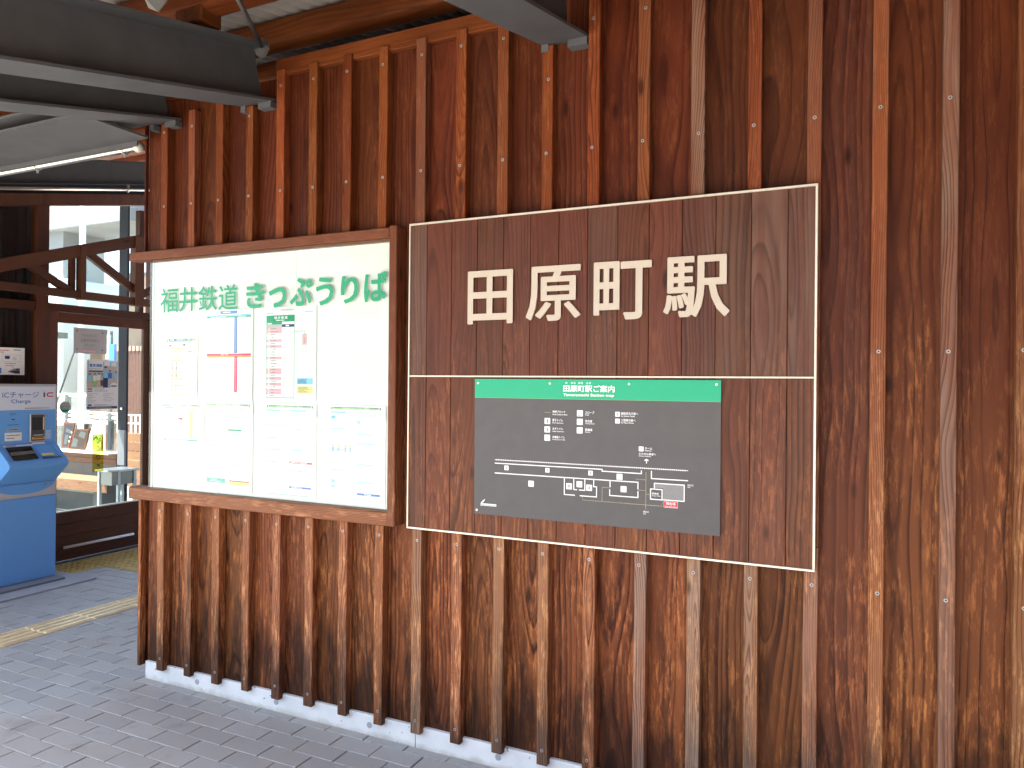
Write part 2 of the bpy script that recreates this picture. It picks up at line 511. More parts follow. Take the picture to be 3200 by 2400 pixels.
_seed = random.Random(3)
def wood_piece(name, mat, x0, x1, y0, y1, z0, z1, axis, parent=None, grey=0.0, tone=None, bev=0.002, wav=0.0, seed=None, rings=1.0):
    """Sawn timber: its own origin, local z along the grain."""
    dims = {'x': x1 - x0, 'y': y1 - y0, 'z': z1 - z0}
    L = dims[axis]
    if axis == 'z':
        a, t = dims['x'], dims['y']
    elif axis == 'x':
        a, t = dims['z'], dims['y']
    else:
        a, t = dims['z'], dims['x']
    bm = bmesh.new()
    bmesh.ops.create_cube(bm, size=1.0)
    for v in bm.verts:
        v.co = Vector((v.co.x * a, v.co.y * t, v.co.z * L))
    if bev:
        bmesh.ops.bevel(bm, geom=bm.edges[:], offset=bev, segments=1 if bev < 0.006 else 3, affect='EDGES', profile=0.5)
    if wav:
        es = [e for e in bm.edges if abs(e.verts[0].co.z - e.verts[1].co.z) > L * 0.6]
        bmesh.ops.subdivide_edges(bm, edges=es, cuts=7, use_grid_fill=True)
        ph = _seed.random() * 9
        for v in bm.verts:
            k = v.co.z / max(L, 0.1)
            v.co.x += wav * math.sin(k * 5.1 + ph)
            v.co.y += 0.5 * wav * math.sin(k * 7.3 + 2 * ph)
    me = bpy.data.meshes.new(name)
    bm.to_mesh(me)
    bm.free()
    me.materials.append(mat)
    o = bpy.data.objects.new(name, me)
    link(o, parent)
    c = Vector(((x0 + x1) / 2, (y0 + y1) / 2, (z0 + z1) / 2))
    o.location = c - wpos(parent)
    if axis == 'x':
        # local z -> world x, local x -> world -z, local y -> world y
        o.rotation_euler = Matrix(((0, 0, 1), (0, 1, 0), (-1, 0, 0))).to_euler()
    elif axis == 'y':
        # local z -> world y, local x -> world z, local y -> world x
        o.rotation_euler = Matrix(((0, 1, 0), (0, 0, 1), (1, 0, 0))).to_euler()
    tn = tone if tone is not None else _seed.uniform(0.42, 0.60)
    o.color = (_seed.random() if seed is None else seed, grey, tn, rings)
    return o

# lettering ---------------------------------------------------------
_glyphs = {}
def glyph_mesh(s, bold, space=1.0):
    """Outline of a string in a unit box; weight comes from overlaid copies nudged round a small circle."""
    key = (s, bold, space)
    if key in _glyphs:
        return _glyphs[key]
    cu = bpy.data.curves.new("lettering", 'FONT')
    cu.body = s
    cu.size = 1.0
    cu.space_character = space
    cu.resolution_u = 3
    ob = bpy.data.objects.new("lettering", cu)
    COL.objects.link(ob)
    dg = bpy.context.evaluated_depsgraph_get()
    me = bpy.data.meshes.new_from_object(ob.evaluated_get(dg))
    v0 = [(v.co.x, v.co.y) for v in me.vertices]
    f0 = [tuple(p.vertices) for p in me.polygons]
    bpy.data.objects.remove(ob)
    bpy.data.curves.remove(cu)
    bpy.data.meshes.remove(me)
    k = 0 if bold < 0.004 else (4 if len(s) > 1 else 12)
    shifts = [(0.0, 0.0)] + [(bold * math.cos(2 * math.pi * (q + .5) / k), bold * math.sin(2 * math.pi * (q + .5) / k)) for q in range(k)]
    V, F = [], []
    for c, (dx, dy) in enumerate(shifts):
        o = len(V)
        V += [(a + dx, b + dy, c) for a, b in v0]
        F += [tuple(i + o for i in f) for f in f0]
    xs = [v[0] for v in V]
    ys = [v[1] for v in V]
    x0, x1, y0, y1 = min(xs), max(xs), min(ys), max(ys)
    V = [((a - x0) / (x1 - x0), (b - y0) / (y1 - y0), c) for a, b, c in V]
    _glyphs[key] = (V, F)
    return V, F

FINE_PRINT = ("small_text", "digit", "timetable_dash", "station_text", "fare_text", "note_text", "band_text", "tab_text", "box_text", "strip_text",
              "label_text", "row_number", "rule", "dotted_route", "map_hatch", "map_tick", "foot_text", "headline", "red_text", "tag_text", "heading_text", "speaker_slots", "icon_print", "picture_", "logo_wheel")
class Print:
    """Flat print on a plane: collects shapes by colour, builds one mesh per colour."""
    def __init__(self, plane, at, step=0.0005):
        self.plane, self.at, self.step = plane, at, step   # 'y': faces -y, coords (x,z); 'x': faces +x, coords (y,z)
        self.layers = {}
        self.count = 0
    def P(self, a, b, lay):
        if self.plane == 'y':
            return Vector((a, self.at - self.step * (lay + 1), b))
        return Vector((self.at + self.step * (lay + 1), a, b))
    def get(self, name, mat, new=True):
        """Print too fine to pick apart is joined per colour; every other shape or string stays an object of its own."""
        if any(t in name for t in FINE_PRINT):
            k = (name, mat.name)
        else:
            if new:
                self.count += 1
            k = (name, self.count)
        if k not in self.layers:
            self.layers[k] = (bmesh.new(), mat)
        return self.layers[k][0]
    def poly(self, name, mat, pts, lay=0):
        bm = self.get(name, mat)
        vs = [bm.verts.new(self.P(a, b, lay)) for a, b in pts]
        bm.faces.new(vs)
    def rect(self, name, mat, x0, x1, z0, z1, lay=0):
        self.poly(name, mat, [(x0, z0), (x1, z0), (x1, z1), (x0, z1)], lay)
    def rrect(self, name, mat, x0, x1, z0, z1, r, lay=0):
        pts = []
        for cx, cz, a0 in ((x1 - r, z0 + r, -90), (x1 - r, z1 - r, 0), (x0 + r, z1 - r, 90), (x0 + r, z0 + r, 180)):
            for k in range(5):
                a = R(a0 + 22.5 * k)
                pts.append((cx + r * math.cos(a), cz + r * math.sin(a)))
        self.poly(name, mat, pts, lay)
    def ring(self, name, mat, x0, x1, z0, z1, t, lay=0):
        bm = self.get(name, mat)
        O = [(x0, z0), (x1, z0), (x1, z1), (x0, z1)]
        I = [(x0 + t, z0 + t), (x1 - t, z0 + t), (x1 - t, z1 - t), (x0 + t, z1 - t)]
        vo = [bm.verts.new(self.P(a, b, lay)) for a, b in O]
        vi = [bm.verts.new(self.P(a, b, lay)) for a, b in I]
        for q in range(4):
            bm.faces.new((vo[q], vo[(q + 1) % 4], vi[(q + 1) % 4], vi[q]))
    def disc(self, name, mat, cx, cz, r, lay=0, seg=14, rz=None):
        rz = rz or r
        self.poly(name, mat, [(cx + r * math.cos(2 * math.pi * k / seg), cz + rz * math.sin(2 * math.pi * k / seg)) for k in range(seg)], lay)
    def path(self, name, mat, pts, t, lay=0):
        """Mitred band along a polyline, one connected shape."""
        bm = self.get(name, mat)
        n = len(pts)
        L, Rr = [], []
        closed = math.hypot(pts[0][0] - pts[-1][0], pts[0][1] - pts[-1][1]) < 1e-6
        for i, (px, pz) in enumerate(pts):
            dirs = []
            if i > 0 or closed:
                qx, qz = pts[i - 1] if i > 0 else pts[-2]
                dirs.append((px - qx, pz - qz))
            if i < n - 1 or closed:
                qx, qz = pts[i + 1] if i < n - 1 else pts[1]
                dirs.append((qx - px, qz - pz))
            nrm = []
            for dx, dz in dirs:
                ln = math.hypot(dx, dz)
                nrm.append((-dz / ln, dx / ln))
            mx = sum(a for a, _ in nrm) / len(nrm)
            mz = sum(a for _, a in nrm) / len(nrm)
            m2 = max(mx * mx + mz * mz, 0.25)
            mx, mz = mx / m2, mz / m2
            ex = ez = 0.0
            if not closed and i in (0, n - 1):
                dx, dz = dirs[0]
                ln = math.hypot(dx, dz)
                sg = -1 if i == 0 else 1
                ex, ez = sg * dx / ln * t / 2, sg * dz / ln * t / 2
            L.append(bm.verts.new(self.P(px + ex + mx * t / 2, pz + ez + mz * t / 2, lay)))
            Rr.append(bm.verts.new(self.P(px + ex - mx * t / 2, pz + ez - mz * t / 2, lay)))
        for i in range(n - 1):
            bm.faces.new((Rr[i], Rr[i + 1], L[i + 1], L[i]))
    def dots(self, name, mat, pts, t, gap, lay=0):
        for (ax, az), (bx, bz) in zip(pts, pts[1:]):
            L = math.hypot(bx - ax, bz - az)
            k = max(1, int(L / gap))
            for i in range(k + 1):
                f = i / k
                x, z = ax + (bx - ax) * f, az + (bz - az) * f
                self.rect(name, mat, x - t / 2, x + t / 2, z - t / 2, z + t / 2, lay)
    def text(self, name, mat, s, x0, x1, z0, z1, bold=0.0, lay=0, space=1.0, slant=0.0):
        V, F = glyph_mesh(s, bold, space)
        bm = self.get(name, mat)
        vs = [bm.verts.new(self.P(x0 + a * (x1 - x0) + slant * b * (z1 - z0), z0 + b * (z1 - z0), lay + c * 0.03)) for a, b, c in V]
        for f in F:
            try:
                bm.faces.new([vs[i] for i in f])
            except ValueError:
                pass
    def lines(self, name, mat, x0, x1, z0, z1, n, t, rnd, lay=0, fill=(0.55, 1.0)):
        """Rows of text too small to read: broken strokes."""
        for i in range(n):
            z = z1 - (i + 0.5) * (z1 - z0) / n
            xe = x0 + (x1 - x0) * rnd.uniform(*fill)
            x = x0 + rnd.choice((0, 0, 0.004))
            while x < xe:
                L = rnd.uniform(0.006, 0.030)
                self.rect(name, mat, x, min(x + L, xe), z - t / 2, z + t / 2, lay)
                x += L + rnd.uniform(0.0015, 0.004)
    def build(self, parent):
        out = []
        o = wpos(parent)
        for (name, _), (bm, mat) in self.layers.items():
            for v in bm.verts:
                v.co -= o
            me = bpy.data.meshes.new(name)
            bm.to_mesh(me)
            bm.free()
            me.materials.append(mat)
            ob = link(bpy.data.objects.new(name, me), parent)
            if any(t in name for t in FINE_PRINT):
                ob["kind"] = "stuff"
            out.append(ob)
        return out

def letter(name, s, mat, x0, x1, z0, z1, y0, y1, parent, bold):
    """Raised letter: flat glyph on the wall plane with thickness y0..y1 (y0 nearer the viewer)."""
    V, F = glyph_mesh(s, bold)
    bm = bmesh.new()
    vs = [bm.verts.new((x0 + a * (x1 - x0), y0 - c * 0.00002, z0 + b * (z1 - z0))) for a, b, c in V]
    for f in F:
        try:
            bm.faces.new([vs[i] for i in f])
        except ValueError:
            pass
    ret = bmesh.ops.extrude_face_region(bm, geom=bm.faces[:])
    for v in ret["geom"]:
        if isinstance(v, bmesh.types.BMVert):
            v.co.y = y1
    o = wpos(parent)
    for v in bm.verts:
        v.co -= o
    me = bpy.data.meshes.new(name)
    bm.to_mesh(me)
    bm.free()
    me.materials.append(mat)
    return link(bpy.data.objects.new(name, me), parent)

def structure(o):
    o["kind"] = "structure"
    return o

# ================================================================== GROUND
g = MB()
g.poly([(-90, -90, -0.022), (90, -90, -0.022), (90, 90, -0.022), (-90, 90, -0.022)])
structure(g.build("ground", PLAZA))

pave = MB()
pave.box(-5.0, 3.2, -3.3, 1.75, -0.02, -0.0095)
pavement = structure(pave.build("pavement", SANDJ))
BL, BW = 0.1935, 0.0957
GAPX, GAPY = 0.0046, 0.0044
bmesh_p = MB()
bmesh_p.box(-(BL - GAPX) / 2, (BL - GAPX) / 2, -(BW - GAPY) / 2, (BW - GAPY) / 2, -0.012, 0.0, bev=0.0015)
bx = bmesh_p.build("paver", PAVER)
pm = bx.data
bpy.data.objects.remove(bx)
SANDC = plain("pale_course_sand", (0.34, 0.33, 0.31), 0.9, 0.1, grain=60, var=0.4)
jm = MB()
for j in range(-28, 25):
    yj = -0.575 + j * BW
    jm.box(-5.0, 3.1, yj - 0.0026, yj + 0.0026, -0.0094, -0.0030)
js = jm.build("joint_sand", SANDC, pavement)
js["kind"] = "stuff"
cells = []
row0 = -0.575
for j in range(-28, 25):
    yc = row0 + (j + 0.5) * BW
    ox = -1.914 if j % 2 == 0 else -2.009
    for i in range(-17, 27):
        xc = ox + (i + 0.5) * BL
        if not (-4.95 < xc < 3.1 and -3.2 < yc < 1.7):
            continue
        if yc > 0.075 and xc > -2.20:
            continue
        if -3.46 < xc < -3.40 or (xc < -4.30 and .40 < yc < 1.05):
            continue
        # seen from the photograph's standpoint: open floor left of the wall
        seen = (yc > -0.95 and xc < 0.0 and yc > (-0.84 + (xc + 1.95) * 0.494 if xc > -2.1 else -0.95 + (-2.1 - xc) * 0.56)
                and xc < -0.05)
        cells.append((seen, (xc - 0.868) ** 2 + (yc + 2.4576) ** 2, xc, yc))
seen_cells = sorted([c for c in cells if c[0]], key=lambda c: c[1])
rest = [c for c in cells if not c[0]] + seen_cells[300:]
rp = random.Random(5)
for c in seen_cells[:300]:
    o = bpy.data.objects.new("paver", pm)
    link(o, pavement)
    o.location = (c[2], c[3], rp.uniform(-0.0012, 0.0008))
    o.rotation_euler = (rp.uniform(-0.004, 0.004), rp.uniform(-0.004, 0.004), rp.uniform(-0.006, 0.006))
field = MB()
for c in rest:
    x, y = c[2], c[3]
    a, b_ = (BL - GAPX) / 2, (BW - GAPY) / 2
    field.poly([(x - a, y - b_, -0.0005), (x + a, y - b_, -0.0005), (x + a, y + b_, -0.0005), (x - a, y + b_, -0.0005)])
f = field.build("paver_field", PAVER, pavement)
f["kind"] = "stuff"

# tactile guide strip running away from the wall line
strip = thing("tactile_strip", "pale yellow tactile guide strip with four raised bars crossing the grey pavers", "tactile paving", (-3.43, 0.0, 0))
k = 0
y = 0.222 - 0.295 * 8
while y < 1.0:
    y1 = min(y + 0.2935, 1.02)
    t = MB()
    t.box(-3.543, -3.316, y, y1, -0.010, 0.0045, bev=0.0012)
    tile = t.build("tactile_tile", TACT, strip)
    for q in range(4):
        bb = MB()
        xc = -3.543 + 0.227 * (q + 0.5) / 4
        bb.prism([(xc - 0.0165, 0.0042), (xc + 0.0165, 0.0042), (xc + 0.011, 0.0095), (xc - 0.011, 0.0095)], 'y', y + 0.009, y1 - 0.009)
        bb.build("raised_bar", TACT, tile)
    y += 0.295

# dotted warning tiles in front of the door
warn = thing("warning_tiles", "worn ochre dotted warning tiles on the floor before the glazed door", "tactile paving", (-4.6, 1.4, 0))
for (x0, x1, y0, y1) in [(-4.80, -4.462, 1.135, 1.395), (-4.80, -4.462, 1.397, 1.695), (-4.80, -4.462, 1.697, 1.99), (-4.46, -4.162, 1.397, 1.695), (-4.16, -3.86, 1.397, 1.695)]:
    t = MB()
    t.box(x0, x1, y0, y1, -0.01, 0.003, bev=0.001)
    tile = t.build("warning_tile", TACT2, warn)
    d = MB()
    for i in range(5):
        for j in range(5):
            px, py = x0 + (x1 - x0) * (i + 0.5) / 5, y0 + (y1 - y0) * (j + 0.5) / 5
            d.tube((px, py, 0.002), (px, py, 0.008), 0.0165, 8, 0.010)
    d.build("raised_dots", TACT2, tile)["kind"] = "stuff"

# ================================================================== STATION WALL
wall = thing("station_wall", "dark red brown board and batten timber wall of the station building on a white plinth", "wall", (0.0, 0.06, 0.0))
core = MB()
core.box(-2.3000, 2.6, 0.078, 0.16, 0.0, 0.93)
core.box(-2.205, 2.6, 0.078, 0.16, 0.93, 2.03)
core.box(-2.3000, 2.6, 0.078, 0.16, 2.03, 2.80)
core.box(-0.10, 2.6, 0.078, 0.16, 2.80, 3.16)
core.build("wall_core", DARKIN, wall)
side = MB()
for k in range(31):
    y0 = 0.064 + k * 0.15
    side.box(-2.3190, -2.3010, y0, y0 + 0.148, 0.06, 0.876 if k == 0 else 2.95 + 0.036 * k)
sd_ = side.build("side_cladding", W_BOARD, wall)
bk_ = MB()
bk_.box(-2.30, 3.1, 4.60, 4.70, 0.0, 4.2)
bk_.build("unseen_back_wall", DARKIN, wall)  # unseen dark wall added to stop light leaking in behind the boards
sd_.color = (0.41, 0.05, 0.5, 1)
pl = MB()
pl.box(-2.280, -0.7245, 0.045, 0.20, -0.02, 0.0835, bev=0.004)
pl.box(-0.7225, 2.6, 0.045, 0.20, -0.02, 0.0835, bev=0.004)
pl.build("plinth", PLINTH, wall)
for x, z in ((-1.928, 0.043), (-1.446, 0.042), (-0.947, 0.042), (-0.356, 0.042), (0.15, 0.042)):
    h = MB()
    h.tube((x, 0.0438, z), (x, 0.052, z), 0.0125, 18)
    h.build("tie_hole", plain("mortar_plug", (0.33, 0.35, 0.37), 0.8) if "mortar_plug" not in bpy.data.materials else bpy.data.materials["mortar_plug"], wall)

BC = [-2.152, -1.970, -1.793, -1.610, -1.432, -1.252, -1.072, -0.891, -0.711, -0.530, -0.351, -0.169, 0.007, 0.190, 0.372, 0.555, 0.733, 0.916, 1.101, 1.283, 1.464, 1.645, 1.826, 2.007]
# greying and tone of the battens, as they stand: (lower grey, lower tone, upper grey, upper tone)
BT = [(0.08, .60, .0, .44), (.10, .58, .12, .56), (.08, .56, .0, .46), (.14, .54, .0, .46), (.16, .60, .0, .66), (.12, .62, .0, .52), (.14, .66, .0, .40), (.10, .62, .0, .56),
      (.42, .58, .20, .46), (.14, .62, .0, .56), (.30, .60, .06, .54), (.25, .60, .0, .52), (.12, .64, .0, .58), (.72, .60, .10, .54), (.75, .62, .55, .50), (.52, .56, .05, .52),
      (.55, .56, .22, .46), (.12, .62, .05, .62), (.62, .50, .62, .46), (.12, .44, .05, .40), (.1, .5, .1, .5), (.1, .5, .1, .5), (.1, .5, .1, .5), (.1, .5, .1, .5)]
edges = [-2.284] + BC
# boards
rb = random.Random(11)
def beam_soffit(x):
    for c in (-2.164, -1.575, -0.107):
        if c - 0.09 < x < c + 0.09:
            return True
    return False
for i in range(len(edges) - 1):
    xa, xb = edges[i] + 0.001, edges[i + 1] - 0.001
    xc = (xa + xb) / 2
    top = 2.80 if xc < -0.1 else 3.14
    tn = rb.uniform(0.40, 0.60)
    if xc < -0.84:
        if xa < -0.84 < xb:
            pass
        xb_n = min(xb, -0.80)
        wood_piece("board", W_BOARD, xa, xb, 0.060, 0.076, 0.079 + rb.uniform(-.002, .002), 0.905, 'z', wall, grey=rb.uniform(0, .05), tone=tn)
        wood_piece("board", W_BOARD, xa - (.0215 if i == 0 else 0), xb, 0.060, 0.076, 2.045, top, 'z', wall, grey=0, tone=rb.uniform(.38, .56))
        if i == 8:
            pass
    else:
        wood_piece("board", W_BOARD, xa, xb, 0.060 + rb.uniform(0, .002), 0.076, 0.079 + rb.uniform(-.002, .002), top, 'z', wall, grey=rb.uniform(0.0, .10) if xc > 0.7 else rb.uniform(0, .05), tone=tn, rings=.58 if xc > 0.7 else rb.uniform(.8, 1.1))
# the board beside the notice window runs past it
wood_piece("board", W_BOARD, -0.798, -0.7125, 0.0605, 0.0762, 0.906, 2.044, 'z', wall, grey=.1, tone=.5)
wood_piece("corner_board", W_BATTEN, -2.319, -2.300, 0.030, 0.062, 0.060, 0.876, 'z', wall, tone=.6)
wood_piece("corner_board", W_BOARD, -2.3180, -2.3065, 0.044, 0.0625, 2.073, 2.80, 'z', wall, tone=.45)

# screws
sm = MB()
sm.tube((0, 0.0, 0), (0, -0.0022, 0), 0.0058, 14)
s_o = sm.build("screw", SCREW)
rec = MB()
rec.tube((0, -0.0021, 0), (0, -0.0027, 0), 0.0026, 8)
r_o = rec.build("recess", SCREW_D)
s_me = s_o.data
s_me.materials.append(SCREW_D)
bmj = bmesh.new()
bmj.from_mesh(s_me)
nf = len(bmj.faces)
bmj.from_mesh(r_o.data)
bmj.faces.ensure_lookup_table()
for fc in bmj.faces[nf:]:
    fc.material_index = 1
bmj.to_mesh(s_me)
bmj.free()
bpy.data.objects.remove(s_o)
bpy.data.objects.remove(r_o)
rs = random.Random(2)
def screws(batten, x, zs):
    for z in zs:
        o = bpy.data.objects.new("screw", s_me)
        link(o, batten)
        o.location = Vector((x + rs.uniform(-.004, .004), 0.0203, z + rs.uniform(-.003, .003))) - wpos(batten)
for i, x in enumerate(BC):
    lg, lt, ug, ut = BT[i]
    hw = 0.0215 + rb.uniform(-.001, .001)
    zb = 0.0665 + rb.uniform(-.003, .003)
    top = 2.815 if x < -0.1 else 3.14
    if beam_soffit(x):
        top = 2.684
    if i == 1:
        top = 2.72
    if i < 8:
        b = wood_piece("batten", W_BATTEN, x - hw, x + hw, 0.020, 0.0595, zb, 0.876, 'z', wall, grey=lg, tone=lt, wav=.0012)
        screws(b, x, (0.121, 0.831))
        b = wood_piece("batten", W_BATTEN, x - hw, x + hw, 0.020, 0.0595, 2.073, top, 'z', wall, grey=ug, tone=ut, wav=.0012)
        screws(b, x, (2.283, 2.64 if top < 2.75 else 2.742))
    elif i < 17:
        b = wood_piece("batten", W_BATTEN, x - hw, x + hw, 0.020, 0.0595, zb, 0.95, 'z', wall, grey=lg, tone=lt, wav=.0012)
        screws(b, x, (0.121, 0.832))
        b = wood_piece("batten", W_BATTEN, x - hw, x + hw, 0.020, 0.0595, 0.952, top, 'z', wall, grey=ug, tone=ut, wav=.0012)
        screws(b, x, (2.290, 2.56 if top < 2.75 else 2.745))
    else:
        b = wood_piece("batten", W_BATTEN, x - hw, x + hw, 0.020, 0.0595, zb, top, 'z', wall, grey=lg, tone=ut if i == 18 else lt, wav=.0012)
        screws(b, x, (0.121, 0.833, 1.558, 2.295, 2.66))
# head board along the wall top, behind the batten ends
wood_piece("head_board", W_ROOF, -1.47, -0.20, 0.030, 0.0585, 2.797, 2.868, 'x', wall, tone=.50)
wood_piece("head_board", W_ROOF, -2.34, -1.68, 0.034, 0.0585, 2.797, 2.868, 'x', wall, tone=.40)

# ================================================================== STATION NAME PANEL
sign = thing("station_name_panel", "plank sign panel in thin cream trim reading the station name in large pale kanji", "sign", (0.0, 0.0, 0.878))
seams = [-0.742, -0.664, -0.554, -0.4435, -0.333, -0.2245, -0.113, -0.004, 0.1055, 0.216, 0.3285, 0.438, 0.549, 0.6595, 0.742]
PT = [.42, .50, .47, .45, .50, .49, .52, .44, .52, .55, .42, .44, .47, .44]
PG = [.30, .04, .05, .06, .08, .03, .06, .15, .05, .06, .18, .20, .30, .32]
rq = random.Random(21)
for i in range(14):
    a, b_ = seams[i] + 0.0008, seams[i + 1] - 0.0008
    wood_piece("plank", W_PLANK, a, b_, 0.0035 + rq.uniform(0, .0006), 0.019, 1.4815, 2.071, 'z', sign, grey=PG[i], tone=PT[i], bev=.0012)
    wood_piece("plank", W_PLANK, a, b_, 0.0035 + rq.uniform(0, .0006), 0.019, 0.885, 1.4745, 'z', sign, grey=PG[i] * .3, tone=PT[i] + .03, bev=.0012)
bk = MB()
bk.box(-0.741, 0.741, 0.0165, 0.0195, 0.884, 2.072)
bk.build("backing", DARKIN, sign)
for nm, b4 in (("trim", (-0.746, 0.746, 2.0705, 2.078)), ("trim", (-0.746, 0.746, 0.878, 0.8855)), ("trim", (-0.746, -0.7395, 0.8857, 2.0703)), ("trim", (0.7385, 0.746, 0.8857, 2.0703)), ("trim", (-0.7393, 0.7383, 1.4748, 1.4812))):
    t = MB()
    t.box(b4[0], b4[1], -0.001, 0.0195, b4[2], b4[3], bev=.0012)
    t.build(nm, ALU, sign)
for ch, bxs in (("田", (-0.479, -0.290, 1.674, 1.874)), ("原", (-0.237, -0.0265, 1.678, 1.876)), ("町", (0.022, 0.228, 1.675, 1.877)), ("駅", (0.268, 0.484, 1.676, 1.878))):
    letter("character", ch, CREAM, bxs[0], bxs[1], bxs[2], bxs[3], -0.0035, 0.0040, sign, 0.017)

# ================================================================== STATION MAP
smap = thing("station_map", "charcoal station map plate with green header screwed to the lower planks of the name panel", "sign", (0.007, -0.004, 0.962))
p = MB()
p.prism([(x, z) for x, z in [(-0.4425, .964), (-.4405, .962), (.458, .962), (.460, .964), (.460, 1.466), (.457, 1.4685), (-.442, 1.4685), (-.4445, 1.466)]], 'y', -0.0035, 0.0032)
p.build("plate", SIGN_D, smap)
pr = Print('y', -0.0037, 0.0003)
pr.rect("green_header", SIGN_G, -0.4440, 0.4595, 1.3982, 1.4680, 0)
pr.rect("header_edge", P_LIME, -0.4440, 0.4595, 1.3976, 1.3982, 0)
T = lambda s, x0, x1, z0, z1, bold=.02, mat=P_WHITE, nm="white_lettering": pr.text(nm, mat, s, x0, x1, z0, z1, bold, 2)
T("田原町駅ご案内", -0.0876, 0.1018, 1.4240, 1.4482, .028)
T("Tawaramachi Station map", -0.0873, 0.1002, 1.4062, 1.4185, .03)
for s, x0, x1 in (("た", -.0798, -.0715), ("わら", -.0585, -.0410), ("まち", -.0310, -.0140), ("えき", -.0020, .0155)):
    T(s, x0, x1, 1.4522, 1.4592, .03)
T("誘導ブロック", -.1277, -.0796, 1.3488, 1.3566); T("Braille Guidance Block", -.1275, -.0711, 1.3405, 1.3452)
T("男子トイレ", -.1283, -.0877, 1.3171, 1.3268); T("Men's Restroom", -.1282, -.0867, 1.3105, 1.3150)
T("女子トイレ", -.1280, -.0874, 1.2874, 1.2964); T("Ladies' Restroom", -.1279, -.0836, 1.2803, 1.2847)
T("多機能トイレ", -.1277, -.0796, 1.2574, 1.2664); T("Multipurpose Toilet", -.1276, -.0786, 1.2503, 1.2550)
T("スロープ", -.0045, .0291, 1.3480, 1.3568); T("Slope", -.0044, .0102, 1.3412, 1.3460)
T("待合室", -.0042, .0217, 1.3174, 1.3268); T("Waiting Room", -.0041, .0308, 1.3108, 1.3156)
T("駐輪場", -.0039, .0220, 1.2874, 1.2967); T("Bicycle", -.0038, .0144, 1.2808, 1.2858)
T("越前武生方面へ", .1256, .1861, 1.3480, 1.3568); T("for Echizen-Takefu", .1257, .1742, 1.3410, 1.3458)
T("三国港方面へ", .1258, .1769, 1.3248, 1.3336); T("for Mikuni-Minato", .1259, .1706, 1.3182, 1.3227)
T("ホーム", .2101, .2351, 1.2324, 1.2408); T("Platform", .2102, .2326, 1.2266, 1.2308)
T("えちぜん鉄道へ", .1895, .2487, 1.2134, 1.2211); T("Echizen Railway", .1895, .2311, 1.2070, 1.2115)
def icon(x0, z1, s, kind):
    pr.rrect("icon_tile", P_WHITE, x0, x0 + s, z1 - s, z1, s * .1, 1)
    cx, cz = x0 + s / 2, z1 - s / 2
    nm = "icon_print"
    if kind in ("1", "2"):
        pr.text(nm, P_GREY, kind, cx - s * (.10 if kind == "1" else .22), cx + s * (.10 if kind == "1" else .22), cz - s * .32, cz + s * .32, .01, 2)
    elif kind in ("man", "woman"):
        m_ = P_PURPLE if kind == "man" else P_RED
        pr.disc(nm, m_, cx, cz + s * .33, s * .055, 2, 8)
        if kind == "man":
            pr.poly(nm, m_, [(cx - s * .05, cz - s * .38), (cx + s * .05, cz - s * .38), (cx + s * .12, cz + s * .24), (cx - s * .12, cz + s * .24)], 2)
        else:
            pr.poly(nm, m_, [(cx - s * .03, cz - s * .38), (cx + s * .03, cz - s * .38), (cx + s * .11, cz - s * .06), (cx + s * .07, cz + s * .24), (cx - s * .07, cz + s * .24), (cx - s * .11, cz - s * .06)], 2)
    elif kind in ("wheel", "slope"):
        k = 16
        pts = [(cx + s * .17 * math.cos(2 * math.pi * q / k) + s * .03, cz - s * .12 + s * .17 * math.sin(2 * math.pi * q / k)) for q in range(k + 1)]
        pr.path(nm, P_GREY, pts, s * .035, 2)
        pr.path(nm, P_GREY, [(cx - s * .04, cz + s * .2), (cx - s * .02, cz), (cx + s * .14, cz - s * .02), (cx + s * .22, cz - s * .2), (cx + s * .3, cz - s * .2)], s * .04, 2)
        pr.disc(nm, P_GREY, cx - s * .05, cz + s * .3, s * .045, 2, 8)
        if kind == "slope":
            pr.poly(nm, P_BLACK, [(cx - s * .38, cz - s * .38), (cx + s * .32, cz - s * .42), (cx - s * .36, cz - s * .27)], 2)
    elif kind == "wait":
        for q in (-1, 1):
            pr.path(nm, P_GREY, [(cx + q * s * .10, cz + s * .18), (cx + q * s * .16, cz - s * .08), (cx + q * s * .30, cz - s * .12), (cx + q * s * .34, cz - s * .26)], s * .06, 2)
            pr.disc(nm, P_GREY, cx + q * s * .07, cz + s * .25, s * .05, 2, 8)
    elif kind == "bike":
        for q in (-1, 1):
            k = 14
            pr.path(nm, P_PALE, [(cx + q * s * .2 + s * .14 * math.cos(2 * math.pi * t_ / k), cz - s * .06 + s * .14 * math.sin(2 * math.pi * t_ / k)) for t_ in range(k + 1)], s * .03, 2)
        pr.path(nm, P_PALE, [(cx - s * .2, cz - s * .06), (cx - s * .06, cz + s * .14), (cx + s * .12, cz + s * .14), (cx + s * .2, cz - s * .06)], s * .03, 2)
for x0, z1, s, kd in ((-.1588, 1.3292, .022, "man"), (-.159, 1.2991, .022, "woman"), (-.1587, 1.2695, .022, "wheel"), (-.0352, 1.3599, .0219, "slope"), (-.0354, 1.33, .022, "wait"), (-.0355, 1.3, .022, "bike"),
                      (.1046, 1.3576, .0168, "1"), (.1048, 1.3339, .0166, "2"), (.1888, 1.2419, .0166, "2"), (-.3176, 1.1494, .017, "1"), (-.1542, 1.1495, .0163, "1"), (.0089, 1.1493, .0165, "1"),
                      (-.2204, 1.0998, .0216, "bike"), (-.0734, 1.1005, .0217, "man"), (-.0346, 1.1099, .0214, "wheel"), (.0016, 1.1002, .0216, "woman"), (.1115, 1.1447, .0211, "slope"), (.1263, 1.1034, .021, "wait")):
    icon(x0, z1, s, kd)
LT = 0.0034
L_ = lambda pts, t=LT: pr.path("map_line", P_WHITE, pts, t, 1)
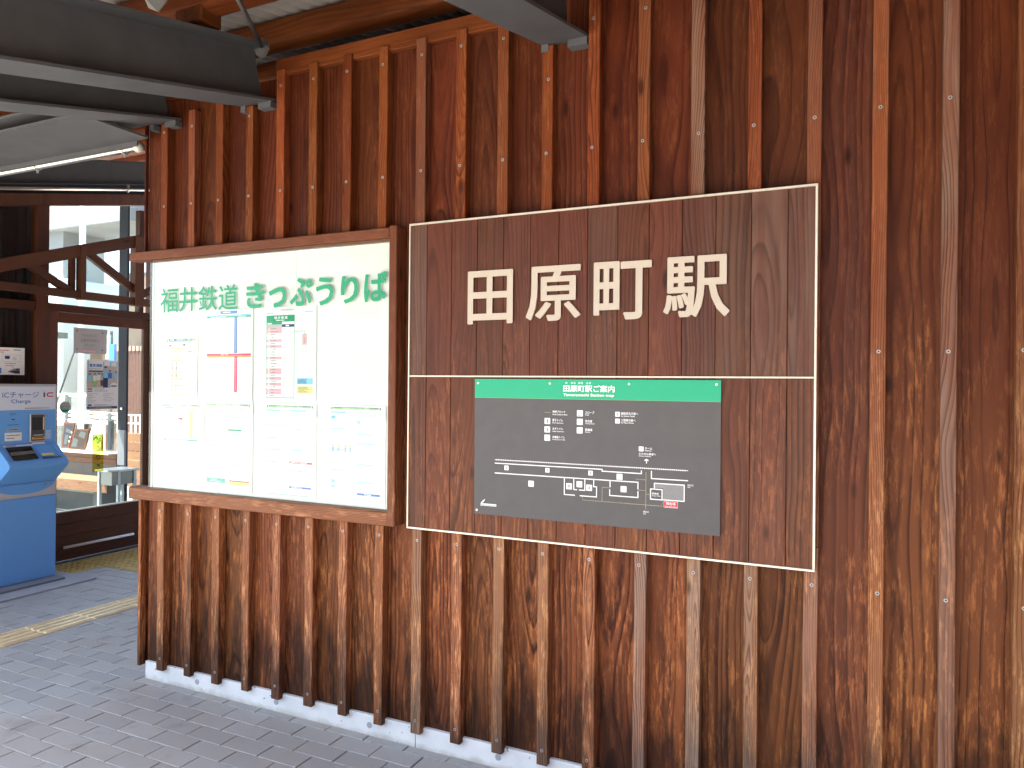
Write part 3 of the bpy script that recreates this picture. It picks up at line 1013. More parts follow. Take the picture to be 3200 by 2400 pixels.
pr.path("map_line", P_WHITE, [(-.3558, 1.1688), (.355, 1.1690)], .0020, 1)
for q in range(98):
    x = -.3500 + q * .00718
    pr.rect("map_tick", P_WHITE, x - .0008, x + .0008, 1.1660, 1.1718, 2)
L_([(-.3557, 1.1559), (.0592, 1.1565), (.0592, 1.1502), (.1986, 1.1499), (.1986, 1.1590)])
L_([(-.3553, 1.1195), (.187, 1.1198), (.1872, 1.0974)])
L_([(.1873, 1.0883), (.1875, 1.0680), (.0875, 1.0680), (.0874, 1.0876)])
L_([(.0886, 1.0983), (.0884, 1.1183)])
L_([(-.0806, 1.1183), (-.0803, 1.0595), (-.0419, 1.0593)])
L_([(-.0203, 1.0590), (.0398, 1.0592), (.0397, 1.0942), (.0292, 1.0943), (.0291, 1.1183)])
L_([(-.0448, 1.1184), (-.0447, 1.0795), (-.0338, 1.0793)])
L_([(-.0237, 1.0791), (-.0034, 1.0792), (-.0036, 1.1180)])
L_([(.2332, 1.1594), (.2333, 1.1355), (.3545, 1.1358)])
L_([(.2437, 1.1005), (.2437, 1.1203), (.3438, 1.1203), (.3438, 1.0668), (.2702, 1.0668)])
L_([(.2308, 1.1004), (.2700, 1.1004), (.2700, 1.0661), (.2308, 1.0661), (.2308, 1.1004)])
for i in range(42):
    for j in range(22):
        x, z = .2462 + i * .00228, 1.0696 + j * .00222
        if x < .2725 and z < 1.1030 or (i + j) % 2:
            continue
        pr.rect("map_hatch", P_PALE, x, x + .0019, z, z + .0019, 1)
T("駅務室", .2360, .2587, 1.0824, 1.0886); T("Station Office", .2361, .2645, 1.0766, 1.0800)
T("出口", .3550, .3732, 1.1180, 1.1244, .02); T("Exit", .3551, .3636, 1.1128, 1.1162)
T("出口", .2062, .2244, 1.0188, 1.0251, .02); T("Exit", .2063, .2156, 1.0132, 1.0168)
pr.rect("red_label", P_WHITE, .2759, .3233, 1.0416, 1.0624, 1)
pr.rect("red_label_field", P_RED, .2767, .3225, 1.0424, 1.0616, 2)
pr.text("white_lettering", P_WHITE, "現在地", .2834, .3155, 1.0507, 1.0597, .02, 3)
pr.text("white_lettering", P_WHITE, "You are here", .2793, .3205, 1.0436, 1.0478, .03, 3)
pr.poly("red_marker", P_RED, [(.2693, 1.0576), (.2732, 1.0625), (.2654, 1.0630)], 2)
DT = lambda *pts: pr.dots("dotted_route", P_YEL, pts, .0015, .0036, 1)
DT((-.1576, 1.3488), (-.1376, 1.3488)); DT((.2147, 1.155), (.2146, 1.032)); DT((.1818, 1.1298), (.2137, 1.1298)); DT((.1898, 1.0936), (.2140, 1.0936)); DT((.2150, 1.0814), (.2289, 1.0814))
DT((-.0121, 1.0544), (-.0121, 1.0450), (.2702, 1.0450), (.2702, 1.0550)); DT((.0864, 1.0941), (.0600, 1.0941), (.0600, 1.0452))
pr.poly("map_arrow", P_WHITE, [(.2143, 1.1853), (.2175, 1.1853), (.2175, 1.1955), (.2229, 1.1935), (.2229, 1.1965), (.2159, 1.2012), (.2088, 1.1965), (.2088, 1.1935), (.2143, 1.1955)], 1)
# corner logo: leaf shaped initial and the rest of the word
pr.poly("logo_leaf", P_WHITE, [(-.4150, .9930), (-.4110, .9925), (-.4085, 1.0030), (-.4010, 1.0110), (-.3965, 1.0185), (-.3985, 1.0190), (-.4080, 1.0120), (-.4150, 1.0020)], 1)
pr.poly("logo_stem", P_GREEN, [(-.4138, .9940), (-.4122, .9938), (-.4105, 1.0020), (-.4060, 1.0080), (-.4075, 1.0080), (-.4130, 1.0010)], 2)
pr.rrect("logo_base", P_WHITE, -.4080, -.3490, .9945, 1.0030, .002, 1)
pr.text("logo_word", P_BLUE, "awaramachi", -.4065, -.3500, .9955, 1.0020, .01, 2, slant=.2)
pr.build(smap)
for x, z in ((-.43, 1.4528), (-.139, 1.4535), (.153, 1.4537), (.4453, 1.4544), (-.4307, .9766)):
    q = MB()
    q.tube((x, -.0038, z), (x, -.0062, z), .0042, 14)
    sc = q.build("screw", ALU, smap)
    q = MB()
    q.tube((x, -.0061, z), (x, -.0066, z), .0019, 8)
    q.build("recess", SCREW, sc)

# ================================================================== NOTICE WINDOW
nw = thing("notice_window", "glazed notice window in a brown timber frame with green lettering on white panels", "window", (-1.58, 0.0, 0.93))
wood_piece("sill", W_FRAME, -2.349, -0.8335, -0.005, 0.0590, 0.8770, 0.9340, 'x', nw, grey=.06, tone=.60, bev=.004)
wood_piece("sill_cap", W_FRAME, -2.345, -0.8380, 0.000, 0.0589, 0.9343, 0.9365, 'x', nw, grey=1.0, tone=.52, bev=.0008)
wood_piece("head_rail", W_FRAME, -2.357, -0.8375, -0.005, 0.0590, 2.0310, 2.0720, 'x', nw, tone=.44, bev=.003)
wood_piece("jamb", W_FRAME, -0.8370, -0.8000, -0.0065, 0.0598, 0.8780, 2.0780, 'z', nw, tone=.46, bev=.003)
wood_piece("glazing_bead", W_FRAME, -2.21, -0.8380, 0.0115, 0.0590, 2.0190, 2.0308, 'x', nw, grey=.5, tone=.35, bev=.001)
for a, b_, off in ((-2.214, -1.781, 0.0), (-1.779, -1.338, 0.0015), (-1.336, -0.840, 0.0005)):
    t = MB()
    t.box(a, b_, 0.0245 + off, 0.030, 0.938, 2.0185, bev=.0006)
    t.build("backing_panel", BOARDW, nw)
t = MB()
t.box(-2.232, -0.8375, 0.0124, 0.0168, 0.9370, 2.0186)
t.build("glass_pane", GLASS, nw)
t = MB()
t.box(-2.2322, -2.2275, 0.0170, 0.0590, 0.9370, 2.0186)
t.build("side_glass", GLASS, nw)
t = MB()
t.box(-2.222, -2.2145, 0.018, 0.059, 0.9370, 2.0186, bev=.001)
t.build("glass_edge_strip", WMETAL, nw)
let = Print('y', 0.0123, 0.0004)
x = -2.1601
wch = (2.1601 - 1.6566) / 4
for i, ch in enumerate("福井鉄道"):
    let.text("green_lettering", GREEN_L, ch, x + i * wch + .002, x + (i + 1) * wch - .006, 1.7747, 1.8899, .010, 0)
for ch, (xa, xb, za, zb) in {"き": (-1.6129, -1.5046, 1.7757, 1.888), "っ": (-1.4798, -1.3834, 1.7737, 1.8631), "ぷ": (-1.3606, -1.2404, 1.7757, 1.8979), "う": (-1.2196, -1.1272, 1.7737, 1.8929), "り": (-1.0885, -1.0001, 1.7767, 1.8919), "ば": (-.9703, -.8571, 1.7787, 1.9009)}.items():
    let.text("green_lettering", GREEN_L, ch, xa, xb, za, zb, .026, 0)
let.build(nw)

# posters pinned to the white panels
def poster(name, label, x0, x1, z0, z1, draw, y=0.0205):
    o = thing(name, label, "poster", ((x0 + x1) / 2, y, z0), "posters in the notice window")
    t = MB()
    t.box(x0, x1, y, y + 0.0012, z0, z1)
    t.build("paper", WHITE, o)
    q = Print('y', y, 0.0003)
    draw(q)
    q.build(o)
    return o
rl = random.Random(9)
def d1(q):
    q.rect("printed_band", P_BLUE, -2.107, -1.951, 1.6400, 1.6500, 0)
    q.rect("printed_band", P_LIME, -2.107, -1.951, 1.6345, 1.6400, 0)
    q.text("band_lettering", P_WHITE, "路線・時刻表のご案内", -2.100, -1.957, 1.6405, 1.6495, .02, 1)
    q.rect("printed_mark", P_BLACK, -2.118, -2.113, 1.635, 1.647); q.rect("printed_mark", P_BLACK, -1.944, -1.939, 1.637, 1.649)
    q.rect("printed_mark", P_RED, -2.105, -2.090, 1.614, 1.621); q.rect("printed_mark", P_BLACK, -2.013, -1.998, 1.617, 1.624)
    for z in (1.603, 1.545, 1.494, 1.460, 1.430, 1.386):
        q.rect("yellow_row", P_YEL, -2.092, -2.015 if z < 1.6 else -2.010, z - .003, z + .003)
    for z in range(12):
        zz = 1.592 - z * .0042
        q.rect("timetable_dash", P_CRIM, -2.087, -2.081, zz, zz + .0012); q.rect("timetable_dash_dark", P_BLACK, -2.060, -2.053, zz, zz + .0014)
    for za, zb in ((1.528, 1.536), (1.500, 1.522), (1.466, 1.488), (1.440, 1.446), (1.418, 1.424), (1.402, 1.408)):
        q.rect("timetable_dash", P_CRIM, -2.087, -2.082, za, zb); q.rect("timetable_dash_dark", P_NAVY, -2.060, -2.055, za, zb)
    q.lines("small_text", P_PALE, -1.992, -1.93, 1.59, 1.62, 3, .002, rl)
    q.lines("small_text", P_GREY, -1.985, -1.945, 1.585, 1.592, 1, .004, rl)
    q.rect("blue_tab", P_CYAN, -1.992, -1.950, 1.562, 1.565)
    q.lines("small_text", P_PALE, -2.012, -1.95, 1.40, 1.55, 10, .002, rl, fill=(.1, .7))
    q.rect("foot_line", P_TEAL, -2.118, -1.934, 1.3765, 1.3785)
poster("timetable_poster", "small narrow poster with blue band and red and black columns, leftmost under the green lettering", -2.121, -1.919, 1.366, 1.660, d1)
def d2(q):
    q.rect("blue_tag", P_BLUE, -1.776, -1.674, 1.757, 1.771); q.lines("tag_text", P_WHITE, -1.765, -1.685, 1.760, 1.769, 1, .005, rl, 1)
    q.rect("light_blue_band", P_CYAN, -1.860, -1.590, 1.7465, 1.7535); q.rect("green_band", P_GREEN, -1.860, -1.590, 1.7395, 1.7465)
    q.lines("band_text", P_WHITE, -1.84, -1.70, 1.741, 1.746, 1, .003, rl, 1); q.lines("band_text", P_WHITE, -1.664, -1.60, 1.741, 1.746, 1, .003, rl, 1)
    q.rect("blue_column", P_BLUE, -1.690, -1.672, 1.579, 1.7440, 1)
    for z in range(19):
        q.rect("column_digit", P_WHITE, -1.6825, -1.6795, 1.732 - z * .0082, 1.7355 - z * .0082, 2)
    q.rect("crimson_band", P_CRIM, -1.858, -1.588, 1.5680, 1.5765); q.rect("orange_band", P_ORANGE, -1.858, -1.588, 1.5595, 1.5680)
    q.text("band_lettering", P_WHITE, "土曜・休日", -1.772, -1.728, 1.5690, 1.5755, .02, 1)
    q.rect("crimson_column", P_CRIM, -1.688, -1.670, 1.402, 1.5660, 1)
    for z in range(19):
        q.rect("column_digit", P_WHITE, -1.6805, -1.6775, 1.554 - z * .0080, 1.5575 - z * .0080, 2)
    for top, nrow in ((1.725, 18), (1.545, 17)):
        for cx in (-1.845, -1.815, -1.780, -1.735, -1.705, -1.640):
            for r_ in range(nrow):
                if rl.random() < .55:
                    zz = top - r_ * .0080
                    q.rect("timetable_digit", P_PALE if rl.random() < .65 else P_PINK, cx, cx + rl.uniform(.008, .018), zz, zz + .0016)
    q.lines("small_text", P_PALE, -1.855, -1.74, 1.376, 1.396, 4, .0018, rl)
poster("timetable_poster", "tall timetable poster with a blue and a crimson stem shaped like two letter T", -1.866, -1.580, 1.364, 1.776, d2)
def d3(q):
    q.text("heading", P_GREY, "普通旅客運賃表", -1.418, -1.345, 1.7600, 1.7680, .015)
    q.rect("pale_tab", P_CYAN, -1.499, -1.462, 1.749, 1.754); q.rect("pale_tab", P_CYAN, -1.285, -1.240, 1.750, 1.755)
    q.ring("green_frame", P_GREEN, -1.4995, -1.3400, 1.3805, 1.7410, .0022, 0)
    q.rect("green_head", P_GREEN, -1.4995, -1.3400, 1.7125, 1.7410, 1); q.rect("green_head", P_GREEN, -1.4995, -1.411, 1.7010, 1.7125, 1)
    q.text("head_lettering", P_WHITE, "福井鉄道", -1.456, -1.380, 1.7240, 1.7370, .03, 2, 1.4); q.lines("head_small_text", P_WHITE, -1.445, -1.39, 1.716, 1.722, 1, .004, rl, 2)
    q.rect("head_lettering", P_WHITE, -1.494, -1.468, 1.7025, 1.7085, 2)
    q.rect("black_box", P_NAVY, -1.411, -1.3425, 1.6890, 1.7010, 1); q.lines("head_small_text", P_WHITE, -1.39, -1.365, 1.691, 1.699, 1, .006, rl, 2)
    q.rect("grey_row", P_PALE, -1.497, -1.411, 1.6875, 1.7005, 1)
    n = 25
    h = (1.6875 - 1.3825) / (n - 1)
    pink = {1, 2, 5, 7, 11, 15, 16, 18, 20, 22, 23}
    for i in range(1, n):
        z1 = 1.6875 - (i - 1) * h
        if i in pink:
            q.rect("pink_row", P_PINK, -1.497, -1.412, z1 - h + .0007, z1, 1); q.disc("row_number", P_WHITE, -1.484, z1 - h / 2, .0035, 2, 8)
        q.lines("station_text", P_GREY, -1.474, -1.420 if i < 3 else -1.44, z1 - h * .6, z1 - h * .15, 1, .0035, rl, 2)
        q.lines("fare_text", P_PALE, -1.400, -1.385, z1 - h * .6, z1 - h * .2, 1, .0028, rl, 2); q.lines("fare_text_pink", P_PINK, -1.366, -1.354, z1 - h * .6, z1 - h * .2, 1, .0028, rl, 2)
        q.rect("rule", P_CYAN, -1.411, -1.343, z1 - h, z1 - h + .0004, 1)
    q.path("branch_line", P_GREEN, [(-1.340, 1.6690), (-1.284, 1.6695), (-1.284, 1.6575)], .0022, 1)
    q.ring("branch_box", P_GREEN, -1.2970, -1.2725, 1.5820, 1.6570, .0012, 1); q.rect("branch_pink", P_PINK, -1.2958, -1.2737, 1.6100, 1.6558, 0)
    q.text("branch_text", P_BROWN, "福", -1.288, -1.281, 1.634, 1.640, .0, 2); q.text("branch_text", P_BROWN, "井", -1.288, -1.281, 1.626, 1.632, .0, 2); q.text("branch_text", P_BROWN, "駅", -1.288, -1.281, 1.618, 1.624, .0, 2)
    q.rrect("blue_note", P_CYAN, -1.325, -1.2385, 1.4410, 1.4675, .003); q.lines("note_text", P_NAVY, -1.321, -1.243, 1.444, 1.463, 5, .0016, rl, 1)
    q.rrect("yellow_note", P_YEL, -1.325, -1.2385, 1.4025, 1.4325, .002); q.lines("note_text", P_BROWN, -1.318, -1.245, 1.405, 1.430, 6, .0014, rl, 1, (.4, 1))
    q.lines("small_text", P_PINK, -1.325, -1.24, 1.378, 1.395, 3, .0016, rl)
poster("fare_poster", "fare table poster with a green framed list of pink and white rows", -1.501, -1.222, 1.370, 1.778, d3)
def band(q, x0, x1, zt, txt):
    q.rect("green_title_band", P_LIME, x0, x1, zt - .0085, zt - .0022); q.rect("navy_title_band", P_NAVY, x0, x1, zt - .0022, zt)
    c = (x0 + x1) / 2
    w_ = (x1 - x0) * .30
    q.text("title_lettering", P_WHITE, txt, c - w_, c + w_, zt - .0082, zt - .0005, .015, 1)
    q.rect("printed_mark", P_BLACK, x0 - .0095, x0 - .0045, zt - .009, zt); q.rect("printed_mark", P_BROWN, x1 + .0045, x1 + .0105, zt - .009, zt)
def d4(q):
    band(q, -2.140, -1.908, 1.3385, "駅周辺図のご案内")
    q.rrect("green_tab", P_TEAL, -2.131, -2.075, 1.3195, 1.3255, .002)
    q.poly("map_platform", P_RED, [(-2.052, 1.2770), (-2.014, 1.2775), (-2.014, 1.2650)], 0)
    q.path("map_track", P_RED, [(-2.048, 1.2620), (-2.025, 1.2515)], .003)
    q.path("map_road", P_PALE, [(-2.08, 1.286), (-1.94, 1.292)], .001); q.path("map_road", P_PALE, [(-2.01, 1.255), (-1.98, 1.238)], .001)
    q.rect("yellow_road", P_YEL, -1.966, -1.945, 1.182, 1.312)
    q.lines("small_text", P_PALE, -2.12, -2.08, 1.245, 1.26, 2, .002, rl); q.lines("small_text", P_PINK, -2.06, -2.02, 1.30, 1.312, 2, .002, rl)
    q.rect("foot_band", P_TEAL, -2.134, -1.915, 1.1690, 1.1770); q.lines("band_text", P_WHITE, -2.12, -1.93, 1.171, 1.175, 1, .003, rl, 1)
    q.rect("foot_line", P_TEAL, -2.152, -1.893, 1.1590, 1.1602)
poster("area_map_poster", "landscape poster with a red wedge and yellow road, lower left of the notice window", -2.160, -1.874, 1.152, 1.352, d4)
def columns(q, x0, x1, zt, zb, blues):
    mid = (x0 + x1) / 2
    for cx0, cx1 in ((x0, mid - .006), (mid + .006, x1)):
        z = zt
        while z > zb + .02:
            if rl.random() < .5:
                q.rect("blue_heading", P_CYAN, cx0, cx0 + (cx1 - cx0) * rl.uniform(.45, .65), z - .006, z - .0015)
                z -= .010
            k = rl.randint(3, 6)
            q.lines("small_text", P_PALE if z < zt - .12 or rl.random() < .4 else P_GREY, cx0 + .003, cx1 - .004, z - k * .0052, z, k, .0011, rl, 0, (.3, 1))
            z -= k * .0052 + rl.uniform(.006, .016)
def d5(q):
    band(q, -1.843, -1.603, 1.3475, "乗車券のご案内")
    columns(q, -1.860, -1.585, 1.330, 1.03, None)
    q.rect("grey_rule", P_PALE, -1.860, -1.730, 1.2880, 1.2915); q.rect("green_tab", P_GREEN, -1.722, -1.640, 1.2270, 1.2340, 2)
    q.rect("teal_box", P_TEAL, -1.852, -1.737, 0.9880, 1.0090, 1); q.lines("box_text", P_WHITE, -1.83, -1.755, .991, 1.006, 2, .0025, rl, 2)
    q.rect("yellow_box", P_YEL, -1.715, -1.592, 0.9820, 0.9985, 1); q.rect("red_strip", P_RED, -1.715, -1.592, 0.9985, 1.0035, 1); q.lines("box_text_dark", P_BROWN, -1.70, -1.60, .984, .997, 2, .0016, rl, 2)
    q.rect("foot_line", P_TEAL, -1.860, -1.590, 0.9700, 0.9712)
poster("guide_poster", "guide poster of small text with a teal and a yellow box at its foot", -1.864, -1.575, 0.949, 1.357, d5)
def d6(q):
    band(q, -1.483, -1.247, 1.3475, "定期券と払戻のご案内")
    columns(q, -1.500, -1.228, 1.330, 0.99, None)
    q.rect("grey_rule", P_PALE, -1.497, -1.378, 1.2570, 1.2660, 1); q.rect("red_tab", P_RED, -1.364, -1.238, 1.0990, 1.1065, 2); q.lines("tab_text", P_WHITE, -1.355, -1.25, 1.101, 1.105, 1, .003, rl, 3)
    q.rect("blue_tab", P_BLUE, -1.362, -1.242, 0.9920, 1.0000, 2); q.lines("tab_text", P_WHITE, -1.35, -1.255, .994, .998, 1, .003, rl, 3)
    q.rect("green_foot_line", P_GREEN, -1.497, -1.236, 0.9600, 0.9625)
poster("guide_poster", "guide poster with a red tab and green foot line, under the fare table", -1.502, -1.217, 0.951, 1.357, d6)
def d7(q):
    band(q, -1.128, -0.898, 1.3475, "交通系ICカードのご案内")
    columns(q, -1.140, -0.872, 1.330, 1.02, None)
    for x, z in ((-1.137, 1.3040), (-1.008, 1.2870), (-1.135, 1.0390), (-1.135, 1.0160)):
        q.rrect("card_picture", P_CYAN, x, x + .020, z - .006, z + .006, .002, 3)
    for i, x in enumerate((-1.133, -1.104, -1.068, -1.043)):
        q.rect("gate_picture", P_GREY, x, x + .011, 1.1620, 1.1800, 3); q.rect("gate_picture_top", P_YEL if i in (1, 3) else P_PALE, x, x + .011, 1.1815, 1.1920, 3); q.rect("gate_picture_pane", P_CYAN, x + .003, x + .008, 1.1640, 1.1770, 4)
    q.rect("orange_rule", P_ORANGE, -1.008, -0.880, 1.2000, 1.2020, 3)
    q.rect("blue_tab", P_BLUE, -1.002, -0.888, 0.9870, 0.9960, 3); q.lines("tab_text", P_WHITE, -.97, -.915, .989, .994, 1, .004, rl, 4)
    q.rect("foot_line", P_TEAL, -1.140, -0.880, 0.9620, 0.9630)
poster("guide_poster", "guide poster with light blue cards and ticket gate pictures, at the right jamb", -1.146, -0.864, 0.947, 1.356, d7)

# ================================================================== CANOPY
SL = 0.24
canopy = thing("station_canopy", "sloping canopy of grey steel beams and timber purlins under corrugated roofing", "canopy", (-1.0, -1.0, 2.6))
def hprof(w, d, tf=0.011, tw=0.008):
    a, b_ = w / 2, tw / 2
    return [(-a, 0), (a, 0), (a, tf), (b_, tf), (b_, d - tf), (a, d - tf), (a, d), (-a, d), (-a, d - tf), (-b_, d - tf), (-b_, tf), (-a, tf)]
def hbeam(xc, z_wall, y0, y1, w_=0.175, d_=0.244):
    m_ = MB()
    m_.beam((xc, y0, z_wall + SL * (y0 - .03)), (xc, y1, z_wall + SL * (y1 - .03)), hprof(w_, d_))
    return m_.build("steel_beam", STEEL, canopy)
for xc in (-2.164, -1.575, -0.107, 1.361, 2.83):
    b = hbeam(xc, 2.690, -2.10, 0.0575)
    # flashing plates where the flange meets the boards, notched round the batten
    q = MB()
    q.box(xc - .088, xc - .060, 0.018, 0.0575, 2.661, 2.688)
    q.build("flashing", STEEL, b)
    q = MB()
    q.box(xc + .015, xc + .088, 0.018, 0.0575, 2.661, 2.688)
    q.build("flashing", STEEL, b)
# girder parallel to the wall line
q = MB()
q.beam((-2.250, -0.163, 2.620), (-7.2, -0.163, 2.620), hprof(0.345, 0.075))
gd = q.build("girder", STEEL, canopy)
q = MB()
q.box(-7.2, -2.33, .0105, .0180, 2.597, 2.640)
q.build("girder_lip", STEEL, gd)
q = MB()
q.beam((-4.90, -0.6, 2.545), (-4.90, 3.2, 2.545 + SL * 3.8), hprof(0.10, 0.20, .008, .006))
q.build("steel_beam", STEEL, canopy)
q = MB()
q.prism([(-.6, 2.47), (2.6, 3.225), (2.6, 3.33), (-.6, 2.56)], 'x', -4.915, -4.885)
q.build("infill_board", DARKIN, canopy)
PY = [-0.352 + 0.608 * k for k in range(-2, 8)]
pu = random.Random(4)
for yf in PY:
    zb = 3.014 + SL * yf
    o = wood_piece("purlin", W_ROOF, -7.4, 3.4, yf, yf + .112, zb, zb + .132, 'x', canopy, tone=pu.uniform(.40, .56), bev=.030)
    for pz in o.data.polygons:
        pz.use_smooth = True
    for xc in (-2.164, -1.575, -0.107, 1.361):
        if yf > .0:
            continue
        wood_piece("packing_block", W_ROOF, xc - .075, xc + .075, yf + .004, yf + .106, 2.943 + SL * (yf + .106), zb + .02, 'y', canopy, tone=pu.uniform(.30, .55), bev=.006)
# corrugated sheet
bm = bmesh.new()
nx = int((3.5 + 7.5) / 0.076 * 8)
rows = (-2.15, 4.7)
grid = []
for yy in rows:
    grid.append([bm.verts.new((-7.5 + 11.0 * i / nx, yy, 3.165 + SL * yy + 0.019 * math.sin(2 * math.pi * (11.0 * i / nx) / 0.076))) for i in range(nx + 1)])
for i in range(nx):
    bm.faces.new((grid[0][i], grid[0][i + 1], grid[1][i + 1], grid[1][i]))
ret = bmesh.ops.extrude_face_region(bm, geom=bm.faces[:])
for v in ret["geom"]:
    if isinstance(v, bmesh.types.BMVert):
        v.co.z += 0.006
me = bpy.data.meshes.new("roof_sheet")
o = wpos(canopy)
for v in bm.verts:
    v.co -= o
bm.to_mesh(me)
bm.free()
for pz in me.polygons:
    pz.use_smooth = True
me.materials.append(ROOFM)
link(bpy.data.objects.new("roof_sheet", me), canopy)
# bracing rod with its gusset
rodp = MB()
rodp.tube((-1.548, 0.030, 2.936), (-0.20, -1.75, 2.508), .0095, 12)
ro = rodp.build("brace_rod", ROD, canopy, True)
q = MB()
q.prism([(-1.585, 2.955), (-1.575, 2.905), (-1.548, 2.885), (-1.522, 2.905), (-1.512, 2.945), (-1.530, 2.972), (-1.565, 2.975)], 'y', 0.018, 0.034)
q.tube((-1.575, 0.012, 2.93), (-1.575, 0.040, 2.93), .011, 8)
q.tube((-1.525, 0.012, 2.93), (-1.525, 0.040, 2.93), .011, 8)
q.build("gusset", ROD, ro)

# folded metal bracket hanging from the purlin by the beam
q = MB()
q.poly([(-1.712, -.430, 2.962), (-1.700, -.430, 2.930), (-1.632, -.440, 2.895), (-1.668, -.470, 2.940), (-1.690, -.470, 2.975)])
q.poly([(-1.690, -.470, 2.975), (-1.668, -.470, 2.940), (-1.632, -.440, 2.895), (-1.592, -.430, 2.945), (-1.575, -.430, 2.980)])
bmq = q.bm
ret = bmesh.ops.extrude_face_region(bmq, geom=bmq.faces[:])
for v in ret["geom"]:
    if isinstance(v, bmesh.types.BMVert):
        v.co.y += 0.004
q.build("purlin_bracket", plain("dull_zinc_bracket", (.38, .38, .37), .5, .3, metal=.3), canopy)

# conduits
def pipe(label, p0, p1, r, clamps, cap=True):
    o = thing("conduit_pipe", label, "pipe", p1, "conduits under the canopy")
    q = MB()
    q.tube(p0, p1, r, 20)
    q.build("pipe", GALV, o, True)
    if cap:
        q = MB()
        d = (Vector(p1) - Vector(p0)).normalized()
        q.tube(Vector(p0) - d * .004, Vector(p0) + d * .03, r * 1.25, 20)
        q.build("pipe_cap", plain("ivory_cap", (.62, .60, .52), .5) if "ivory_cap" not in bpy.data.materials else bpy.data.materials["ivory_cap"], o, True)
    for t in clamps:
        c = Vector(p0).lerp(Vector(p1), t)
        q = MB()
        d = (Vector(p1) - Vector(p0)).normalized()
        q.tube(c - d * .006, c + d * .006, r * 1.3, 16)
        q.tube(c - Vector((0, 0, r * 1.2)), c - Vector((0, 0, r * 2.0)), .006, 8)
        q.box(c.x - .008, c.x + .008, c.y - .008, c.y + .008, c.z + r, c.z + r + .03)
        q.build("clamp", GALV, o)
pipe("thick bright conduit clipped under the grey girder near the wall corner", (-2.368, 0.060, 2.609), (-7.0, 0.060, 2.609), .0185, (.025, .175, .33, .5, .7))
pipe("thin bright conduit above the timber head of the door wall", (-4.70, 2.30, 3.178), (-4.70, -.4, 2.552), .0125, (.20, .62, .9), False)

# ================================================================== DOOR WALL
XD = -4.88
dw = thing("door_wall", "brown timber door wall with transom glass and a dark glazed bay", "partition", (XD, 1.2, 0))
wood_piece("post", W_JOIN, XD - .05, XD + .03, 1.106, 1.198, 0.0, 2.84, 'z', dw, tone=.50)
wood_piece("post", W_JOIN, XD - .05, XD + .03, 2.118, 2.22, 0.0, 3.05, 'z', dw, tone=.50)
wood_piece("post", W_JOIN, XD - .05, XD + .03, -0.25, -0.15, 0.0, 2.50, 'z', dw, tone=.48)
def slope_timber(name, y0, y1, z0, z1, h, x0, x1):
    q = MB()
    q.prism([(y0, z0 - h), (y1, z1 - h), (y1, z1), (y0, z0)], 'x', x0, x1)
    o = q.build(name, W_JOIN, dw)
    o.color = (.33, .05, .5, 1)
    return o
slope_timber("head_beam", -.25, 2.6, 2.575, 3.219, .092, XD - .05, XD + .045)
wood_piece("transom_rail", W_JOIN, XD - .045, XD + .025, 1.199, 2.117, 1.992, 2.054, 'y', dw, tone=.42)
wood_piece("transom_rail", W_JOIN, XD - .045, XD + .025, -0.149, 1.105, 1.986, 2.053, 'y', dw, tone=.36)
wood_piece("transom_stile", W_JOIN, XD - .04, XD + .02, 2.004, 2.046, 2.055, 2.95, 'z', dw, tone=.30)
q = MB()
q.prism([(1.199, 2.055), (2.003, 2.055), (2.003, 2.97), (1.199, 2.79)], 'x', XD - .012, XD - .007)
q.build("transom_pane", GLASS_G, dw)
q = MB()
q.box(XD - .012, XD - .007, -.149, 1.104, .10, 1.985)
q.build("dark_pane", GLASS_G, dw)
q = MB()
q.prism([(-.149, 2.054), (1.104, 2.054), (1.104, 2.78), (-.149, 2.49)], 'x', XD - .012, XD - .007)
q.build("dark_pane", GLASS_G, dw)
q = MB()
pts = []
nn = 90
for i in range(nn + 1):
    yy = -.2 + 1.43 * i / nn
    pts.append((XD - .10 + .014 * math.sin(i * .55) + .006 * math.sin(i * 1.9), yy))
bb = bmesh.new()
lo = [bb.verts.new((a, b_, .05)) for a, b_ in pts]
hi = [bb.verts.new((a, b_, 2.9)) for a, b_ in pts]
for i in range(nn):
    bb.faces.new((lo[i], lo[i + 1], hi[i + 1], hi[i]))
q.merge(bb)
q.build("room_shade_sheet", ROOM_SHADE, dw)  # the room's darkness put into a dark folded sheet behind the glass

# sliding door
dr = thing("sliding_door", "brown framed glazed sliding door with planked foot and white bar", "door", (XD + .03, 1.66, 0))
XF = XD + .0148
wood_piece("stile", W_JOIN, XF - .035, XF, 1.200, 1.284, .004, 1.990, 'z', dr, tone=.60)
wood_piece("stile", W_JOIN, XF - .035, XF, 2.056, 2.116, .004, 1.990, 'z', dr, tone=.50)
wood_piece("top_rail", W_JOIN, XF - .034, XF - .001, 1.285, 2.055, 1.908, 1.989, 'y', dr, tone=.62)
for z0, z1, tn in ((.302, .396, .42), (.206, .300, .44), (.110, .204, .40), (.014, .108, .34)):
    wood_piece("foot_plank", W_JOIN, XF - .032, XF - .003, 1.285, 2.055, z0, z1, 'y', dr, tone=tn)
q = MB()
q.box(XF - .034, XF + .002, 1.285, 2.055, .397, .406)
q.build("glazing_bead", ALU, dr)
q = MB()
q.box(XF - .020, XF - .015, 1.285, 2.055, .4062, 1.9078)
q.build("glass_pane", GLASS_G, dr)
q = MB()
q.tube((XF + .012, 1.34, .117), (XF + .012, 1.96, .117), .0115, 14)
q.build("bumper_bar", WMETAL, dr, True)
q = MB()
q.box(XF - .05, XF + .03, 1.201, 2.115, -.004, .0035)
q.build("floor_track", SLATE, dr)

